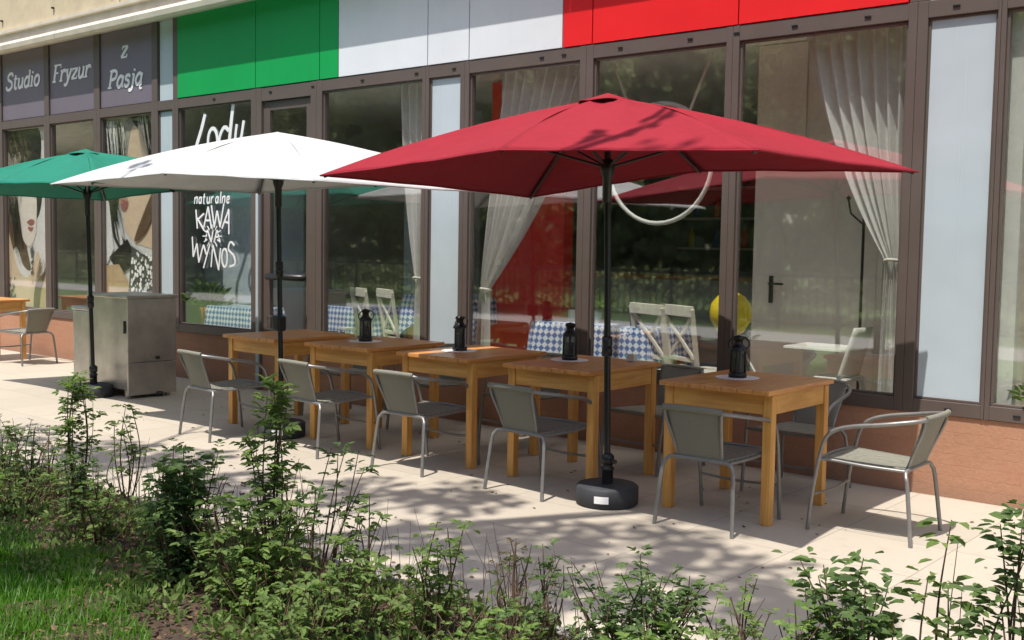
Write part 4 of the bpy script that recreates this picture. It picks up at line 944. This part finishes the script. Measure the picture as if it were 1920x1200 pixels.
# litter, weeds, dry stalks and grass: uncountable
lt = MB()
for i in range(11000):
    x = random.uniform(-9, .5); y = random.uniform(-4.6 if x < -4.2 else -5.2, -3.5); p = Vector((x, y, bedz(x, y)+random.uniform(.004, .03)))
    lt.leaf(p, Vector((random.gauss(0, 1), random.gauss(0, 1), random.gauss(0, .25))), random.uniform(.012, .036), Vector((random.gauss(0, .5), random.gauss(0, .5), 1)))
tag(lt.build('leaf_litter', M['litter']), 'dry brown leaves scattered over the bed', 'leaf litter', kind='stuff')
fl = MB()
for i in range(260):
    p = Vector((random.uniform(-9, -.6), -3.4+2.9*random.random()**2.2, .004)); fl.leaf(p, Vector((random.gauss(0, 1), random.gauss(0, 1), .05)), random.uniform(.012, .034), Vector((random.gauss(0, .25), random.gauss(0, .25), 1)))
tag(fl.build('fallen_leaves', M['litter']), 'small dry leaves fallen on the beige paving', 'fallen leaves', kind='stuff')
wd = MB()
for i in range(2600):
    x = random.uniform(-9, .5); y = random.uniform(-4.6, -3.56); b = Vector((x, y, .02))
    for k in range(random.randint(3, 8)):
        d = Vector((random.gauss(0, .6), random.gauss(0, .6), random.uniform(.5, 1.2))).normalized(); wd.leaf(b+d*random.uniform(.0, .09), d, random.uniform(.02, .045))
tag(wd.build('weeds', M['leaf']), 'small green weeds between the shrubs', 'weeds', kind='stuff')
ds = MB()
for i in range(420):
    x = random.uniform(-7.5, -1.2); y = random.uniform(-4.2, -3.55); h_ = random.uniform(.12, .42)
    ds.tube([(x, y, 0), (x+random.gauss(0, .015), y+random.gauss(0, .015), h_*.5), (x+random.gauss(0, .04), y+random.gauss(0, .04), h_)], [.0022, .001], 3, cap=False)
tag(ds.build('dry_stalks', M['twig']), 'thin dry stalks standing in the bed', 'stalks', kind='stuff')
gr = MB()
def grassy(x, y):
    return y < -4.37-.10*math.sin(x*3)-.05*math.sin(x*11) - max(0, (x+4.0))*.55
for i in range(52000):
    x = random.uniform(-7.6, -2.6); y = -4.15-random.random()**1.3*1.9
    if not grassy(x, y) or (math.sin(x*7.1)*math.sin(y*9.3+x*2) > .86 and random.random() < .7): continue
    pt = .5+.5*math.sin(x*5.3+1.7*math.sin(y*4))*math.sin(y*6.1+x); h_ = random.uniform(.04, .09)+.05*pt*random.random(); a = random.uniform(0, 2*PI); wv = random.uniform(.0018, .0035); ln = random.uniform(.1, .7)*h_
    dx, dy = math.cos(a), math.sin(a); px, py = -dy*wv, dx*wv; z0 = .005
    gr.add([(x-px, y-py, z0), (x+px, y+py, z0), (x+dx*ln*.35+px*.8, y+dy*ln*.35+py*.8, z0+h_*.6), (x+dx*ln*.35-px*.8, y+dy*ln*.35-py*.8, z0+h_*.6), (x+dx*ln, y+dy*ln, z0+h_)], [(0, 1, 2, 3), (3, 2, 4)])
tag(gr.build('grass', M['grass']), 'bright green lawn grass at the lower left', 'grass', kind='stuff')
hs = MB().tube([(-8, -3.95, .035), (-6.5, -3.93, .045), (-5.3, -3.96, .05), (-4.3, -3.92, .05), (-3.6, -4.05, .03)], .008, 6, smooth_path=8)
tag(hs.build('drip_hose', M['stem']), 'thin brown drip hose lying along the bed', 'hose')

# ------------------------------------------------------------------ trees (shade on the terrace, reflections in the glass)
def crown_mesh(clumps, per, ls):
    m = MB()
    for c, r in clumps:
        for i in range(per if r > .2 else 10):
            d = Vector((random.gauss(0, 1), random.gauss(0, 1), random.gauss(0, .8))).normalized(); p = Vector(c)+d*r*random.random()**.45
            m.leaf(p, d+Vector((random.gauss(0, .6), random.gauss(0, .6), random.gauss(0, .6)-.3)), ls*random.uniform(.7, 1.4), width=.7)
    return m
def tree(label, loc, trunk_h, clumps, per, ls, group):
    t = thing('tree', label, 'tree', loc, 0, group)
    m = MB(); m.tube([(0, 0, -.1), (.04, .03, trunk_h*.5), (0, 0, trunk_h)], [.19, .11], 10, smooth_path=4)
    m.build('trunk', M['bark'], t)
    lb = MB()
    for c, r in clumps:
        q = Vector(c); lb.tube([(0, 0, trunk_h*.92), tuple(Vector((0, 0, trunk_h)).lerp(q, .5)+Vector((0, 0, .15))), tuple(q)], [.055, .012], 6, smooth_path=3)
    lb.build('limb', M['bark'], t)
    crown_mesh(clumps, per, ls).build('crown', M['farleaf'] if group else M['treeleaf'], t)
    return t
random.seed(21)
# shade tree: clumps given where their shadows fall on the paving (x, y), height, radius
TB = Vector((-5.2, -7.6, 0))
sh = [(-7.3, -2.75, 4.4, .35), (-6.6, -2.55, 4.8, .3), (-5.7, -2.75, 4.5, .33), (-4.95, -2.35, 5.0, .36), (-4.35, -2.15, 5.0, .33), (-3.5, -2.45, 4.8, .36), (-3.05, -2.2, 5.2, .36), (-2.5, -2.25, 5.0, .34), (-2.75, -2.9, 4.7, .40), (-2.1, -2.75, 4.8, .32), (-3.3, -2.95, 4.4, .35),
      (-8.3, -3.0, 4.6, .5), (-3.9, -2.85, 4.6, .38), (-1.9, -2.6, 4.7, .22), (-5.4, -3.1, 4.6, .36), (-6.9, -3.15, 4.5, .4), (-3.0, -3.2, 4.7, .35), (-3.2, -1.65, 6.4, .16), (-2.85, -1.72, 6.5, .12), (-4.6, -1.85, 6.2, .14)]
cl = [((x-TB.x+.05*z*1.8, y-TB.y-.393*z*1.8, z*1.8), r) for x, y, z, r in sh]
for px, py, pz, rr_ in ((-3.28, -2.25, 2.1, .06), (-3.12, -2.08, 2.12, .07), (-2.98, -1.92, 2.14, .06), (-2.86, -1.74, 2.15, .05), (-7.7, -2.2, 2.05, .05)):
    t_ = 5.5; cl.append(((px+.05*t_-TB.x, py-.393*t_-TB.y, pz+t_), rr_))
tree('tall thin crowned tree beside the camera shading the paving', TB, 5.4, cl, 150, .11, None)
def rnd_clumps(n, R, h0, h1):
    return [((random.uniform(-R, R), random.uniform(-R, R)*.8, random.uniform(h0, h1)), random.uniform(.7, 1.2)) for _ in range(n)]
tr0 = tree('broad green tree across the lawn facing the shop windows', (-12, -17, 0), 2.6, rnd_clumps(20, 2.6, 2.6, 7.5), 800, .12, 'trees across the lawn facing the shop')
for x, y, r in ((-18, -15, 1), (-24, -18, 2.2), (-30, -16, .5), (-37, -19, 3.4), (-46, -17, 4.2), (-56, -20, 5), (-6.5, -18.5, 2.7), (-1, -17, .2), (5, -19, 1.4)): dup(tr0, (x, y, 0), r, 'broad green tree across the lawn facing the shop windows')
fc = thing('fence', 'low dark metal fence beyond the path facing the shop', 'fence', (0, -12.3, 0))
fp = MB()
for i in range(420): fp.box(-60+i*.16, -60+i*.16+.018, -.01, .01, .08, 1.02)
pk = fp.build('picket', M['dark'], fc); pk['kind'] = 'stuff'; MB().box(-60, 7, -.02, .02, 1.0, 1.06).box(-60, 7, -.02, .02, .12, .16).build('rail', M['dark'], fc)
for i in range(28): MB().box(-60+i*2.4, -60+i*2.4+.06, -.04, .02, 0, 1.12).build('post', M['dark'], fc)
hd = MB()
for i in range(22000):
    p = Vector((random.uniform(-60, 10), -13.2+random.gauss(0, .35), random.uniform(.05, 1.05))); hd.leaf(p, Vector((random.gauss(0, 1), random.gauss(0, 1), random.gauss(0, 1))), random.uniform(.06, .13), width=.7)
tag(hd.build('hedge', M['farleaf']), 'long low hedge across the lawn facing the shop', 'hedge')
tl = MB()
for i in range(42000):
    x = random.uniform(-95, 30); h_ = 15+3*math.sin(x*.31)+1.6*math.sin(x*.83+1); back = i % 3 == 0
    p = Vector((x, (-31 if back else -27)+random.gauss(0, .8), h_*random.random())); tl.leaf(p, Vector((random.gauss(0, 1), random.gauss(0, .5), random.gauss(0, .9))), random.uniform(.9, 1.5) if back else random.uniform(.25, .5), Vector((random.gauss(0, .4), -1, random.gauss(0, .4))), width=.85)
tag(tl.build('treeline', M['farleaf']), 'far dense line of trees facing the shop', 'wood', kind='stuff')
